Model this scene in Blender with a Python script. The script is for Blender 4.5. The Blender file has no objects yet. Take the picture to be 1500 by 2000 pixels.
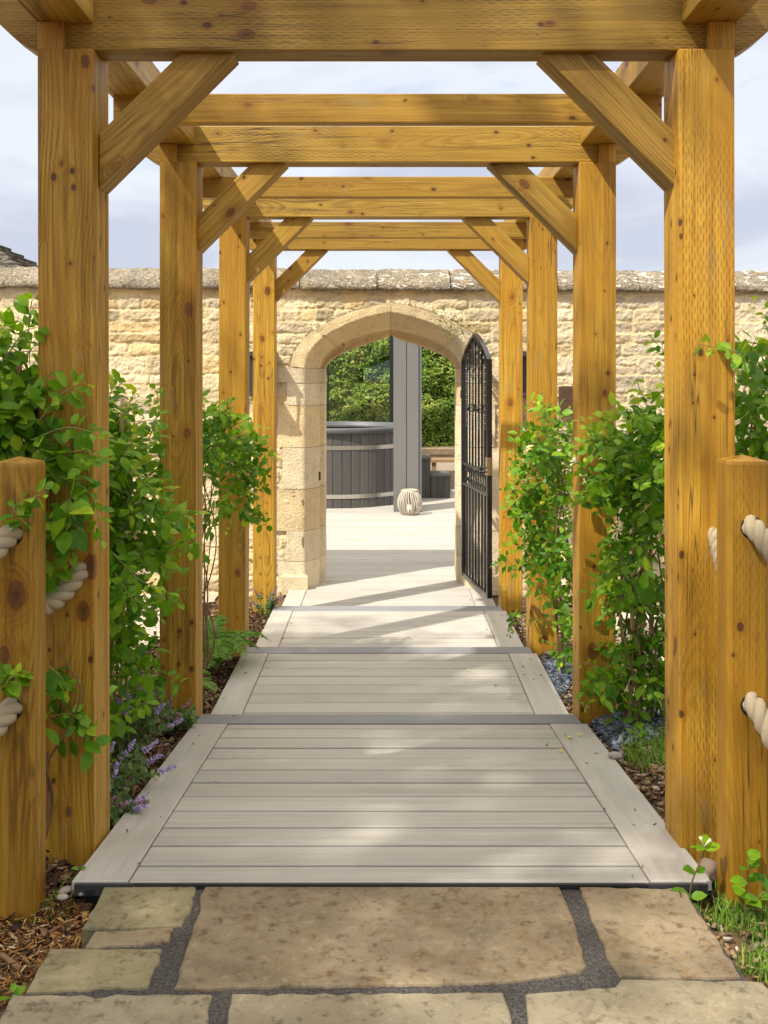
import bpy, bmesh, math, random
import numpy as np
from mathutils import Vector, Matrix

random.seed(7)
RNG = np.random.default_rng(11)
scene = bpy.context.scene
COL = scene.collection
R = math.radians
PI = math.pi

# ------------------------------------------------------------------ camera
ZC = 1.251
F = 1925.0                                   # focal length in pixels of the 1500x2000 photograph
cam_d = bpy.data.cameras.new('camera')
cam = bpy.data.objects.new('camera', cam_d)
COL.objects.link(cam)
cam.location = (0, 0, ZC)
cam.rotation_euler = (R(90), 0, 0)
cam_d.sensor_fit = 'VERTICAL'
cam_d.sensor_height = 24.0
cam_d.lens = 24.0 * F / 2000.0
cam_d.shift_x = -(757 - 750) / 2000.0
cam_d.shift_y = -(1000 - 734) / 2000.0
cam_d.clip_start = 0.05
cam_d.clip_end = 600
scene.camera = cam

# ------------------------------------------------------------------ light
SUN = Vector((-0.625, -0.50, 1.0)).normalized()        # towards the sun
elev = math.asin(SUN.z)
azim = math.atan2(SUN.x, SUN.y)
w = bpy.data.worlds.new('World'); scene.world = w
w.use_nodes = True
nt = w.node_tree; nt.nodes.clear()
def wn(t, **k):
    n = nt.nodes.new(t)
    for a, b in k.items(): setattr(n, a, b)
    return n
out = wn('ShaderNodeOutputWorld')
sky = wn('ShaderNodeTexSky', sky_type='NISHITA', sun_disc=False)
sky.sun_elevation = elev; sky.sun_rotation = azim
sky.air_density = 1.0; sky.dust_density = 1.5; sky.ozone_density = 1.5
bg1 = wn('ShaderNodeBackground'); bg1.inputs[1].default_value = 0.12
nt.links.new(sky.outputs[0], bg1.inputs[0])
tcw = wn('ShaderNodeTexCoord')
mp = wn('ShaderNodeMapping'); mp.inputs['Scale'].default_value = (1.0, 1.0, 2.6)
mp.inputs['Location'].default_value = (0.35, 0.1, 0.25)
nt.links.new(tcw.outputs['Generated'], mp.inputs[0])
nz = wn('ShaderNodeTexNoise'); nz.inputs['Scale'].default_value = 2.9
nz.inputs['Detail'].default_value = 7; nz.inputs['Roughness'].default_value = 0.55
nz.inputs['Distortion'].default_value = 0.4
nt.links.new(mp.outputs[0], nz.inputs['Vector'])
cr = wn('ShaderNodeValToRGB')
cr.color_ramp.elements[0].position = 0.30; cr.color_ramp.elements[0].color = (0.45,)*3 + (1,)
cr.color_ramp.elements[1].position = 0.46; cr.color_ramp.elements[1].color = (0.97,)*3 + (1,)
nt.links.new(nz.outputs['Fac'], cr.inputs[0])
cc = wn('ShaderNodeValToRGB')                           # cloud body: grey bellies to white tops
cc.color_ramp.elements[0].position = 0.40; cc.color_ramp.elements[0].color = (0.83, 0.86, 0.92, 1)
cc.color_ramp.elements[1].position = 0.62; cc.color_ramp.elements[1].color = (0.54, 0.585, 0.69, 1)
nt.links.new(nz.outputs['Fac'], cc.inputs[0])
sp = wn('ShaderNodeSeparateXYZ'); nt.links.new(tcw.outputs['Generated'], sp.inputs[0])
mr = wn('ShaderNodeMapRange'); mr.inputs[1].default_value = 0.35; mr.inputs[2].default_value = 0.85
mr.inputs[3].default_value = 0.86; mr.inputs[4].default_value = 1.75   # unseen overhead cloud, brightness added to lift the ambient fill
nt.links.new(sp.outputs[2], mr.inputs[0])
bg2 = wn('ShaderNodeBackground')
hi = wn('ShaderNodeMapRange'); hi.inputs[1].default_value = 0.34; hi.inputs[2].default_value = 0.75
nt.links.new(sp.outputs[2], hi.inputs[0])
wm_ = wn('ShaderNodeMix', data_type='RGBA'); wm_.inputs[7].default_value = (0.98, 0.92, 0.83, 1)  # warm tint added to the unseen overhead cloud to warm the fill
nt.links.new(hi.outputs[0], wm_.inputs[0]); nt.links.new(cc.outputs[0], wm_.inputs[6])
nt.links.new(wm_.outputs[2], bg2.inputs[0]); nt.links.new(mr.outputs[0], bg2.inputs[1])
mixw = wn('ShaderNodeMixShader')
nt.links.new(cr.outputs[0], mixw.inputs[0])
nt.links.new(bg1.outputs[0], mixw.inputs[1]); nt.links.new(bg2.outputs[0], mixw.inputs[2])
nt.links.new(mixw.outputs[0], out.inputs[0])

sl = bpy.data.lights.new('sun', 'SUN'); sl.energy = 5.0; sl.angle = R(0.8); sl.color = (1.0, 0.945, 0.84)
so = bpy.data.objects.new('sun', sl); COL.objects.link(so)
so.rotation_euler = SUN.to_track_quat('Z', 'Y').to_euler()
so.location = (-6, -5, 12)

scene.view_settings.view_transform = 'Standard'
scene.view_settings.look = 'None'
scene.view_settings.exposure = 0.46
scene.view_settings.gamma = 1
scene.cycles.max_bounces = 8
scene.cycles.transparent_max_bounces = 8
scene.cycles.use_denoising = True

# ------------------------------------------------------------------ helpers
def px(x, y, Y):
    """a photograph pixel at distance Y, in metres"""
    return Vector(((x - 757) * Y / F, Y, ZC - (y - 734) * Y / F))

def tag(o, label=None, cat=None, group=None, kind=None):
    if label: o['label'] = label
    if cat: o['category'] = cat
    if group: o['group'] = group
    if kind: o['kind'] = kind
    return o

def empty(name, loc, label=None, cat=None, group=None, kind=None):
    o = bpy.data.objects.new(name, None); COL.objects.link(o)
    o.location = loc; o.empty_display_size = 0.1
    return tag(o, label, cat, group, kind)

def mesh_np(name, V, faces, mat, parent=None, smooth=False, col=None, origin=None):
    """V (n,3) world coordinates; faces: list of (k,m) index arrays or list of tuples"""
    V = np.asarray(V, dtype=np.float64)
    org = np.array(parent.location if parent is not None and origin is None else (origin if origin is not None else (0, 0, 0)))
    if parent is not None and parent.parent is not None:
        org = np.array(parent['_org']) if '_org' in parent else org
    me = bpy.data.meshes.new(name)
    VV = V - org
    if isinstance(faces, np.ndarray): faces = [faces]
    if len(faces) and isinstance(faces[0], np.ndarray):
        loops = np.concatenate([f.reshape(-1) for f in faces])
        tot = np.concatenate([np.full(len(f), f.shape[1]) for f in faces])
        start = np.concatenate([[0], np.cumsum(tot)[:-1]])
        me.vertices.add(len(VV)); me.vertices.foreach_set('co', VV.reshape(-1))
        me.loops.add(len(loops)); me.loops.foreach_set('vertex_index', loops.astype(np.int32))
        me.polygons.add(len(tot)); me.polygons.foreach_set('loop_start', start.astype(np.int32))
        me.polygons.foreach_set('loop_total', tot.astype(np.int32))
        me.update(calc_edges=True); me.validate()
    else:
        me.from_pydata([tuple(v) for v in VV], [], [tuple(f) for f in faces]); me.update()
    if col is not None:
        at = me.color_attributes.new('tint', 'FLOAT_COLOR', 'POINT')
        c = np.ones((len(VV), 4)); col = np.asarray(col)
        c[:, :3] = col if col.ndim == 2 else col[:, None]
        at.data.foreach_set('color', c.reshape(-1))
    if smooth: me.polygons.foreach_set('use_smooth', np.ones(len(me.polygons), dtype=bool))
    if mat: me.materials.append(mat)
    o = bpy.data.objects.new(name, me); COL.objects.link(o)
    if parent is not None:
        o.parent = parent
    else:
        o.location = org
    return o

class MB:
    def __init__(s): s.v = []; s.f = []; s.c = []
    def add(s, V, Fc, c=None):
        b = len(s.v); s.v += [tuple(p) for p in V]; s.f += [tuple(i + b for i in f) for f in Fc]
        s.c += [1.0 if c is None else c] * len(V)
    def box(s, x0, x1, y0, y1, z0, z1, c=None, z1b=None, z0b=None, bev=0.0):
        """z1b / z0b: heights at the far (y1) end"""
        zb = z1 if z1b is None else z1b; za = z0 if z0b is None else z0b
        if bev <= 0:
            s.add([(x0,y0,z0),(x1,y0,z0),(x1,y1,za),(x0,y1,za),(x0,y0,z1),(x1,y0,z1),(x1,y1,zb),(x0,y1,zb)],
              [(0,3,2,1),(4,5,6,7),(0,1,5,4),(1,2,6,5),(2,3,7,6),(3,0,4,7)], c)
        else:
            e = bev
            V = [(x0,y0,z0),(x1,y0,z0),(x1,y1,za),(x0,y1,za),
                 (x0,y0,z1-e),(x1,y0,z1-e),(x1,y1,zb-e),(x0,y1,zb-e),
                 (x0+e,y0+e,z1),(x1-e,y0+e,z1),(x1-e,y1-e,zb),(x0+e,y1-e,zb)]
            s.add(V, [(0,3,2,1),(0,1,5,4),(1,2,6,5),(2,3,7,6),(3,0,4,7),
                      (4,5,9,8),(5,6,10,9),(6,7,11,10),(7,4,8,11),(8,9,10,11)], c)
    def tube(s, pts, rad, n=7, c=None, cap=True):
        pts = [Vector(p) for p in pts]; m = len(pts)
        rad = rad if hasattr(rad, '__len__') else [rad] * m
        V = []; up = None
        for i, p in enumerate(pts):
            t = (pts[min(i+1, m-1)] - pts[max(i-1, 0)])
            if t.length < 1e-9: t = Vector((0, 0, 1))
            t.normalize()
            if up is None:
                up = t.cross(Vector((0.31, 0.86, 0.4)))
                up.normalize()
            a = (up - t * up.dot(t)); a.normalize(); up = a; b = t.cross(a)
            for k in range(n):
                an = 2 * PI * k / n
                V.append(p + (a * math.cos(an) + b * math.sin(an)) * rad[i])
        Fc = []
        for i in range(m - 1):
            for k in range(n):
                k2 = (k + 1) % n
                Fc.append((i*n+k, i*n+k2, (i+1)*n+k2, (i+1)*n+k))
        if cap:
            Fc.append(tuple(range(n-1, -1, -1))); Fc.append(tuple((m-1)*n + k for k in range(n)))
        s.add(V, Fc, c)
    def lathe(s, prof, cx, cy, n=48, c=None, a0=0, a1=2*PI):
        m = len(prof); V = []
        full = abs(a1 - a0 - 2*PI) < 1e-6
        nn = n if full else n + 1
        for (r, z) in prof:
            for k in range(nn):
                a = a0 + (a1 - a0) * k / n
                V.append((cx + r*math.cos(a), cy + r*math.sin(a), z))
        Fc = []
        for i in range(m-1):
            for k in range(n):
                k2 = (k+1) % nn
                Fc.append((i*nn+k, i*nn+k2, (i+1)*nn+k2, (i+1)*nn+k))
        s.add(V, Fc, c)
    def build(s, name, mat, parent=None, smooth=False, origin=None):
        return mesh_np(name, s.v, s.f, mat, parent, smooth, np.array(s.c), origin)

# value noise in numpy
def vnoise(x, y, seed=0):
    x = np.asarray(x, float); y = np.asarray(y, float)
    xi = np.floor(x).astype(np.int64); yi = np.floor(y).astype(np.int64)
    xf = x - xi; yf = y - yi
    u = xf*xf*(3-2*xf); v = yf*yf*(3-2*yf)
    def h(a, b):
        n = (a*374761393 + b*668265263 + seed*974634777) & 0x7fffffff
        n = ((n ^ (n >> 13)) * 1274126177) & 0x7fffffff
        return ((n ^ (n >> 16)) & 0xffff) / 65535.0
    return (h(xi,yi)*(1-u)+h(xi+1,yi)*u)*(1-v) + (h(xi,yi+1)*(1-u)+h(xi+1,yi+1)*u)*v
def fbm(x, y, seed=0, o=4):
    t = 0; a = 0.5; s = 0
    for i in range(o):
        t = t + a*vnoise(x*2**i, y*2**i, seed+i*17); s += a; a *= 0.5
    return t / s

# ------------------------------------------------------------------ material helpers
class NT:
    def __init__(s, name):
        s.m = bpy.data.materials.new(name); s.m.use_nodes = True
        s.t = s.m.node_tree; s.t.nodes.clear()
        s.o = s.n('ShaderNodeOutputMaterial'); s.b = s.n('ShaderNodeBsdfPrincipled')
        s.l(s.b.outputs[0], s.o.inputs[0])
    def n(s, typ, **k):
        x = s.t.nodes.new(typ)
        for a, b in k.items(): setattr(x, a, b)
        return x
    def l(s, a, b): s.t.links.new(a, b)
    def setin(s, sock, v):
        if hasattr(v, 'is_output') or isinstance(v, bpy.types.NodeSocket): s.l(v, sock)
        else: sock.default_value = v
    def math(s, op, a, b=0.0, c=0.0, clamp=False):
        x = s.n('ShaderNodeMath', operation=op); x.use_clamp = clamp
        s.setin(x.inputs[0], a); s.setin(x.inputs[1], b); s.setin(x.inputs[2], c)
        return x.outputs[0]
    def vmath(s, op, a, b=(0,0,0)):
        x = s.n('ShaderNodeVectorMath', operation=op)
        s.setin(x.inputs[0], a); s.setin(x.inputs[1], b)
        return x.outputs['Value'] if op in ('LENGTH', 'DOT_PRODUCT', 'DISTANCE') else x.outputs[0]
    def mix(s, f, a, b, mode='MIX'):
        x = s.n('ShaderNodeMix', data_type='RGBA', blend_type=mode)
        s.setin(x.inputs[0], f)
        for sock, v in ((x.inputs[6], a), (x.inputs[7], b)):
            if isinstance(v, tuple): sock.default_value = v if len(v) == 4 else v + (1,)
            else: s.l(v, sock)
        return x.outputs[2]
    def noise(s, vec, scale, detail=3, rough=0.5, dist=0.0, color=False):
        x = s.n('ShaderNodeTexNoise'); s.setin(x.inputs['Vector'], vec)
        x.inputs['Scale'].default_value = scale; x.inputs['Detail'].default_value = detail
        x.inputs['Roughness'].default_value = rough; x.inputs['Distortion'].default_value = dist
        return x.outputs['Color' if color else 'Fac']
    def vor(s, vec, scale, feature='F1', rand=1.0):
        x = s.n('ShaderNodeTexVoronoi', feature=feature); s.setin(x.inputs['Vector'], vec)
        x.inputs['Scale'].default_value = scale; x.inputs['Randomness'].default_value = rand
        return x
    def rng(s, v, a, b, c=0.0, d=1.0, smooth=False):
        x = s.n('ShaderNodeMapRange'); x.interpolation_type = 'SMOOTHSTEP' if smooth else 'LINEAR'
        s.setin(x.inputs[0], v)
        for i, q in enumerate((a, b, c, d)): s.setin(x.inputs[i+1], q)
        return x.outputs[0]
    def scalev(s, v, sc):
        x = s.n('ShaderNodeMapping'); x.inputs['Scale'].default_value = sc; s.l(v, x.inputs[0]); return x.outputs[0]
    def obj(s): return s.n('ShaderNodeTexCoord').outputs['Object']
    def attr(s, n='tint'):
        x = s.n('ShaderNodeAttribute'); x.attribute_name = n; return x
    def bump(s, h, strength=0.3, dist=0.005, normal=None):
        x = s.n('ShaderNodeBump'); x.inputs['Strength'].default_value = strength; x.inputs['Distance'].default_value = dist
        s.l(h, x.inputs['Height'])
        if normal is not None: s.l(normal, x.inputs['Normal'])
        s.l(x.outputs[0], s.b.inputs['Normal']); return x.outputs[0]
    def fin(s, col=None, rough=0.6, spec=0.4, metal=0.0):
        if col is not None:
            if isinstance(col, tuple): s.b.inputs['Base Color'].default_value = col + (1,)
            else: s.l(col, s.b.inputs['Base Color'])
        s.setin(s.b.inputs['Roughness'], rough)
        s.b.inputs['Specular IOR Level'].default_value = spec
        s.b.inputs['Metallic'].default_value = metal
        return s.m

def wood(name, light, dark, red, incise=0.0, knot_scale=9.6, rough=0.52, spec=0.35, offs=0.0):
    """sawn softwood, grain along local z; knots, growth rings, streaks and incised treatment slits"""
    k = NT(name)
    tc = k.obj(); rnd = k.n('ShaderNodeObjectInfo').outputs['Random']
    rr = k.math('ADD', rnd, offs)
    cv = k.n('ShaderNodeCombineXYZ')
    k.l(k.math('MULTIPLY', rr, 37.0), cv.inputs[0]); k.l(k.math('MULTIPLY', rr, 11.0), cv.inputs[1]); k.l(k.math('MULTIPLY', rr, 53.0), cv.inputs[2])
    p = k.vmath('ADD', tc, cv.outputs[0])
    # knots
    wob = k.noise(k.scalev(p, (40, 40, 30)), 1.0, 2, 0.5)
    kv = k.vor(k.scalev(p, (1.0, 1.0, 0.62)), knot_scale)
    d = k.math('ADD', kv.outputs['Distance'], k.math('MULTIPLY', k.math('SUBTRACT', wob, 0.5), 0.09))
    sx = k.n('ShaderNodeSeparateColor'); k.l(kv.outputs['Color'], sx.inputs[0])
    thr = k.rng(k.math('POWER', sx.outputs[0], 1.4), 0.0, 1.0, 0.05, 0.24)
    knot = k.rng(d, k.math('MULTIPLY', thr, 0.82), thr, 1.0, 0.0, True)
    core = k.rng(d, k.math('MULTIPLY', thr, 0.1), k.math('MULTIPLY', thr, 0.6), 1.0, 0.0, True)
    halo = k.rng(d, thr, k.math('ADD', k.math('MULTIPLY', thr, 1.9), 0.05), 1.0, 0.0, True)
    # growth rings around a wandering pith
    bend = k.noise(k.scalev(p, (0.6, 0.6, 0.55)), 1.4, 2, 0.5, 0, True)
    bv = k.vmath('SUBTRACT', bend, (0.5, 0.5, 0.5))
    bs = k.n('ShaderNodeVectorMath', operation='SCALE'); k.l(bv, bs.inputs[0]); bs.inputs['Scale'].default_value = 0.24
    q = k.vmath('ADD', tc, bs.outputs[0])
    q2 = k.vmath('MULTIPLY', q, (1, 1, 0))
    r = k.vmath('LENGTH', q2)
    r = k.math('ADD', r, k.math('MULTIPLY', halo, 0.016))
    ring = k.math('SINE', k.math('MULTIPLY', r, 780.0))
    ring = k.rng(ring, -0.2, 1.0, 0.0, 1.0)
    ringmod = k.rng(k.noise(k.scalev(p, (9, 9, 1.0)), 1.0, 2), 0.38, 0.66)
    streak = k.noise(k.scalev(p, (130, 130, 3.0)), 1.0, 3, 0.6)
    streak2 = k.noise(k.scalev(p, (38, 38, 1.1)), 1.0, 3, 0.6)
    blotch = k.noise(k.scalev(p, (6, 6, 2.2)), 1.0, 4, 0.6)
    stain = k.noise(k.scalev(p, (12, 12, 1.3)), 1.0, 3, 0.6, 0.5)
    f = k.math('ADD', k.math('MULTIPLY', k.math('MULTIPLY', ring, ringmod), 0.55), k.rng(streak, 0.38, 0.66, 0.0, 0.50))
    f = k.math('ADD', f, k.rng(streak2, 0.42, 0.68, 0.0, 0.55), clamp=True)
    col = k.mix(f, light, dark)
    col = k.mix(k.rng(blotch, 0.42, 0.72, 0.0, 0.75), col, red)
    col = k.mix(k.math('MULTIPLY', k.math('FRACT', k.math('MULTIPLY', rnd, 7.31)), 0.6), col, red)
    tone = k.rng(k.math('FRACT', k.math('MULTIPLY', rnd, 3.77)), 0.0, 1.0, 0.86, 1.22)
    tc2 = k.n('ShaderNodeCombineXYZ')
    for i in range(3): k.l(tone, tc2.inputs[i])
    col = k.mix(1.0, col, tc2.outputs[0], 'MULTIPLY')
    col = k.mix(k.rng(stain, 0.6, 0.78, 0.0, 0.45), col, tuple(c*0.33 for c in dark))
    col = k.mix(k.math('MULTIPLY', halo, 0.5), col, (red[0]*0.75, red[1]*0.6, red[2]*0.5))
    col = k.mix(k.math('MULTIPLY', knot, k.rng(wob, 0.3, 0.65, 0.6, 0.95)), col, k.mix(sx.outputs[1], (0.07, 0.022, 0.006), (0.20, 0.072, 0.014)))
    col = k.mix(k.math('MULTIPLY', core, 0.6), col, (0.04, 0.014, 0.006))
    # drying checks: long thin dark cracks along the grain
    ck = k.noise(k.scalev(p, (55, 55, 1.5)), 1.0, 2, 0.4, 0.0)
    ck2 = k.rng(k.noise(k.scalev(p, (4, 4, 1.2)), 1.0, 2), 0.52, 0.62)
    crack = k.math('MULTIPLY', k.rng(k.math('ABSOLUTE', k.math('SUBTRACT', ck, 0.5)), 0.004, 0.018, 1.0, 0.0), ck2)
    col = k.mix(k.math('MULTIPLY', crack, 0.75), col, (0.05, 0.022, 0.006))
    wx = k.rng(k.noise(k.scalev(p, (10, 10, 4)), 1.0, 5, 0.7), 0.58, 0.75, 0, 0.4)
    col = k.mix(wx, col, (0.33, 0.25, 0.13))
    # pin knots
    kp = k.vor(k.scalev(p, (1.0, 1.0, 0.7)), 19.0)
    sp_ = k.n('ShaderNodeSeparateColor'); k.l(kp.outputs['Color'], sp_.inputs[0])
    tp_ = k.rng(sp_.outputs[0], 0.35, 1.0, 0.0, 0.2)
    pin = k.rng(kp.outputs['Distance'], k.math('MULTIPLY', tp_, 0.7), tp_, 1.0, 0.0, True)
    pinh = k.rng(kp.outputs['Distance'], tp_, k.math('ADD', k.math('MULTIPLY', tp_, 2.2), 0.02), 1.0, 0.0, True)
    col = k.mix(k.math('MULTIPLY', pinh, 0.35), col, (red[0]*0.6, red[1]*0.5, red[2]*0.5))
    col = k.mix(k.math('MULTIPLY', pin, 0.85), col, (0.05, 0.018, 0.006))
    h = k.math('SUBTRACT', k.math('ADD', k.math('MULTIPLY', streak, 0.5), k.math('MULTIPLY', knot, 0.4)), crack)
    if incise > 0:
        s = k.n('ShaderNodeSeparateXYZ'); k.l(tc, s.inputs[0])
        across = k.math('DIVIDE', k.math('ADD', k.math('ADD', s.outputs[0], s.outputs[1]), 10.0), 0.0078)
        across = k.math('ADD', across, k.math('MULTIPLY', k.noise(k.scalev(tc, (3, 3, 3)), 3.0, 1), 0.8))
        row = k.math('FLOOR', across); u = k.math('FRACT', across)
        jit = k.n('ShaderNodeTexWhiteNoise', noise_dimensions='1D'); k.l(row, jit.inputs['W'])
        zz = k.math('ADD', k.math('DIVIDE', k.math('ADD', s.outputs[2], 20.0), 0.036),
                    k.math('ADD', k.math('MULTIPLY', row, 0.5), k.math('MULTIPLY', jit.outputs['Value'], 0.22)))
        v = k.math('FRACT', zz)
        da = k.rng(k.math('ABSOLUTE', k.math('SUBTRACT', u, 0.5)), 0.05, 0.17, 1.0, 0.0)
        db = k.rng(k.math('ABSOLUTE', k.math('SUBTRACT', v, 0.5)), 0.2, 0.36, 1.0, 0.0)
        where = k.rng(k.noise(k.scalev(p, (7, 7, 3)), 1.0, 3), 0.40, 0.60, 0.0, 1.0)
        where = k.math('MULTIPLY', where, k.rng(k.math('FRACT', k.math('MULTIPLY', rnd, 5.7)), 0.25, 0.6, 0.35, 1.0))
        tn = k.n('ShaderNodeSeparateXYZ'); k.l(k.n('ShaderNodeTexCoord').outputs['Normal'], tn.inputs[0])
        flat_ = k.math('MAXIMUM', k.math('ABSOLUTE', tn.outputs[0]), k.math('ABSOLUTE', tn.outputs[1]))
        where = k.math('MULTIPLY', where, k.rng(flat_, 0.95, 0.98))
        dash = k.math('MULTIPLY', k.math('MULTIPLY', da, db), where)
        col = k.mix(k.math('MULTIPLY', dash, incise), col, (0.07, 0.032, 0.008))
        h = k.math('SUBTRACT', h, k.math('MULTIPLY', dash, 0.9))
    k.bump(h, 0.35, 0.003)
    return k.fin(col, k.rng(streak2, 0.3, 0.7, rough - 0.08, rough + 0.12), spec)

WL, WD, WR = (0.60, 0.36, 0.105), (0.36, 0.185, 0.04), (0.45, 0.215, 0.035)
M_post = wood('treated_post', (0.54, 0.322, 0.036), (0.20, 0.098, 0.010), (0.42, 0.195, 0.010), 0.7)
M_beam = wood('treated_beam', (0.47, 0.300, 0.046), (0.14, 0.080, 0.012), (0.28, 0.152, 0.015), 0.85, 9.6)
M_plain = wood('treated_rail', (0.47, 0.295, 0.050), (0.155, 0.084, 0.012), (0.30, 0.158, 0.015), 0.0, 9.6)
M_rope_post = wood('treated_fence_post', (0.45, 0.268, 0.028), (0.13, 0.060, 0.006), (0.31, 0.145, 0.006), 0.35, 7.5)

def timber(name, poly, ext, ez, mat, parent, bevel=0.005, seg=2, ey=None):
    """solid from a planar polygon (world points) pushed along ext; local z = ez (grain)"""
    ez = Vector(ez).normalized(); ext = Vector(ext)
    ey = ext.normalized(); ex = ey.cross(ez).normalized()
    cen = sum((Vector(p) for p in poly), Vector()) / len(poly) + ext * 0.5
    M3 = Matrix((ex, ey, ez)).transposed()
    inv = M3.inverted()
    bm = bmesh.new()
    a = [bm.verts.new(inv @ (Vector(p) - cen)) for p in poly]
    b = [bm.verts.new(inv @ (Vector(p) + ext - cen)) for p in poly]
    bm.faces.new(a); bm.faces.new(list(reversed(b)))
    n = len(a)
    for i in range(n):
        bm.faces.new((a[i], b[i], b[(i+1) % n], a[(i+1) % n]))
    bmesh.ops.recalc_face_normals(bm, faces=bm.faces)
    if bevel > 0:
        bmesh.ops.bevel(bm, geom=list(bm.edges), offset=bevel, segments=seg, affect='EDGES', profile=0.6)
    me = bpy.data.meshes.new(name); bm.to_mesh(me); bm.free()
    me.materials.append(mat)
    o = bpy.data.objects.new(name, me); COL.objects.link(o)
    if parent is not None: o.parent = parent
    org = parent.location if parent is not None else Vector()
    o.matrix_basis = Matrix.Translation(cen - Vector(org)) @ M3.to_4x4()
    return o

# ================================================================== GROUND
M_ground = NT('soil'); k = M_ground
p = k.obj()
n1 = k.noise(p, 3.0, 6, 0.65); n2 = k.noise(p, 60, 4, 0.7)
c = k.mix(k.rng(n1, 0.35, 0.65), (0.075, 0.042, 0.022), (0.16, 0.10, 0.055))
c = k.mix(k.rng(n2, 0.5, 0.72), c, (0.27, 0.18, 0.11))
k.bump(n2, 0.8, 0.02)
M_ground = k.fin(c, 0.95, 0.15)

GY = [-200, -60, -20, -6, -2, 0, 1.2, 2.4, 4.05, 4.3, 5.4, 5.6, 6.8, 7.0, 8.4, 16, 30, 80, 250]
GZ = [-.3, -.2, -.14, -.1, -.09, -.085, -.08, -.07, -.20, -.275, -.31, -.385, -.43, -.49, -.52, -.52, -.52, -.52, -.52]
def ground_z(x, y):
    x = np.asarray(x, float); y = np.asarray(y, float)
    z = np.interp(y, GY, GZ)
    near = np.clip((9 - np.abs(y - 2)) / 4, 0, 1)
    bank = np.clip((np.abs(x) - 0.80) / 0.16, 0, 1) * np.clip((y - 2.35) / 0.3, 0, 1) * np.clip((7.6 - y) / 0.4, 0, 1)
    z = z + bank * 0.055 + bank * near * 0.05 * (fbm(x*3 + 40, y*3 + 40, 5) - 0.5)
    return z
xs = np.concatenate([[-250, -80, -30, -12, -7, -5], np.arange(-4, 4.01, 0.08), [5, 7, 12, 30, 80, 250]])
ys = np.concatenate([[-250, -80, -30, -12, -6, -3, -1, 0, 0.8], np.arange(1.4, 8.41, 0.08), [10, 13, 16, 25, 60, 120, 300]])
X, Y = np.meshgrid(xs, ys); Z = ground_z(X, Y)
def gridfaces(nx, ny):
    i = np.arange(nx-1)[None, :] + nx*np.arange(ny-1)[:, None]
    return np.stack([i, i+1, i+1+nx, i+nx], -1).reshape(-1, 4)
tag(mesh_np('ground', np.stack([X, Y, Z], -1).reshape(-1, 3), gridfaces(len(xs), len(ys)), M_ground, smooth=True), kind='structure')

# pale gravel near the wall, outside the planted strips
M_gravel = NT('pale_gravel'); k = M_gravel
p = k.obj(); vv = k.vor(p, 70)
sx = k.n('ShaderNodeSeparateColor'); k.l(vv.outputs['Color'], sx.inputs[0])
c = k.mix(sx.outputs[0], (0.36, 0.29, 0.20), (0.62, 0.55, 0.44))
k.bump(k.rng(vv.outputs['Distance'], 0, 0.6, 1, 0), 0.7, 0.02)
M_gravel = k.fin(c, 0.9, 0.2)
for sgn in (-1, 1):
    gx = np.linspace(1.35, 4.6, 40) * sgn; gy = np.linspace(3.3, 7.9, 50)
    X, Y = np.meshgrid(gx, gy); Z = ground_z(X, Y) + 0.012 + 0.01*fbm(X*9+30, Y*9+30, 3)
    X = X + 0.0
    edge = (np.abs(gx).min() == np.abs(X))
    X = np.where(edge, X + 0.14*(fbm(Y*4+20, Y*0+3, 8) - 0.5), X)
    fc = gridfaces(40, 50)
    if sgn < 0: fc = fc[:, ::-1]
    tag(mesh_np('gravel_path', np.stack([X, Y, Z], -1).reshape(-1, 3), fc, M_gravel, smooth=True), kind='structure')

# ================================================================== PAVING in the foreground
def stone_mat(name, a, b, spot, sc=1.0):
    k = NT(name); p = k.obj()
    rnd = k.n('ShaderNodeObjectInfo').outputs['Random']
    cv = k.n('ShaderNodeCombineXYZ'); k.l(k.math('MULTIPLY', rnd, 31), cv.inputs[0]); k.l(k.math('MULTIPLY', rnd, 17), cv.inputs[1])
    p = k.vmath('ADD', p, cv.outputs[0])
    n1 = k.noise(k.scalev(p, (1, 1.6, 1)), 4.5*sc, 6, 0.62, 0.6); n2 = k.noise(p, 38*sc, 5, 0.65); n3 = k.noise(p, 13*sc, 4, 0.7, 1.0)
    n4 = k.noise(p, 190*sc, 3, 0.7)
    c = k.mix(k.rng(n1, 0.33, 0.66), a, b)
    c = k.mix(k.rng(n3, 0.52, 0.64, 0, 0.85), c, spot)
    c = k.mix(k.rng(n2, 0.54, 0.66, 0, 0.7), c, tuple(q*0.38 for q in spot))
    c = k.mix(k.rng(k.noise(k.scalev(p, (1, 1.3, 1)), 2.2*sc, 7, 0.72, 0.4), 0.52, 0.66, 0, 0.6), c, tuple(q*0.45 for q in b))
    c = k.mix(k.rng(n2, 0.30, 0.42, 0.35, 0), c, tuple(min(1, q*1.5) for q in a))
    c = k.mix(k.rng(n4, 0.62, 0.75, 0, 0.5), c, tuple(q*0.3 for q in b))
    k.bump(k.math('ADD', k.math('MULTIPLY', n2, 0.5), k.math('ADD', n3, k.math('MULTIPLY', n4, 0.25))), 0.5, 0.008)
    return k.fin(c, k.rng(n2, 0.3, 0.7, 0.55, 0.85), 0.35)
M_flag_warm = stone_mat('sandstone_warm', (0.245, 0.192, 0.120), (0.172, 0.130, 0.076), (0.185, 0.122, 0.058))
M_flag_grey = stone_mat('sandstone_grey', (0.265, 0.225, 0.150), (0.205, 0.168, 0.105), (0.19, 0.155, 0.10))
M_flag_green = stone_mat('sandstone_olive', (0.235, 0.20, 0.115), (0.185, 0.155, 0.08), (0.17, 0.15, 0.075))
k = NT('dark_mortar'); p = k.obj(); n2 = k.noise(p, 140, 4, 0.7); n1 = k.noise(p, 18, 3)
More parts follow.
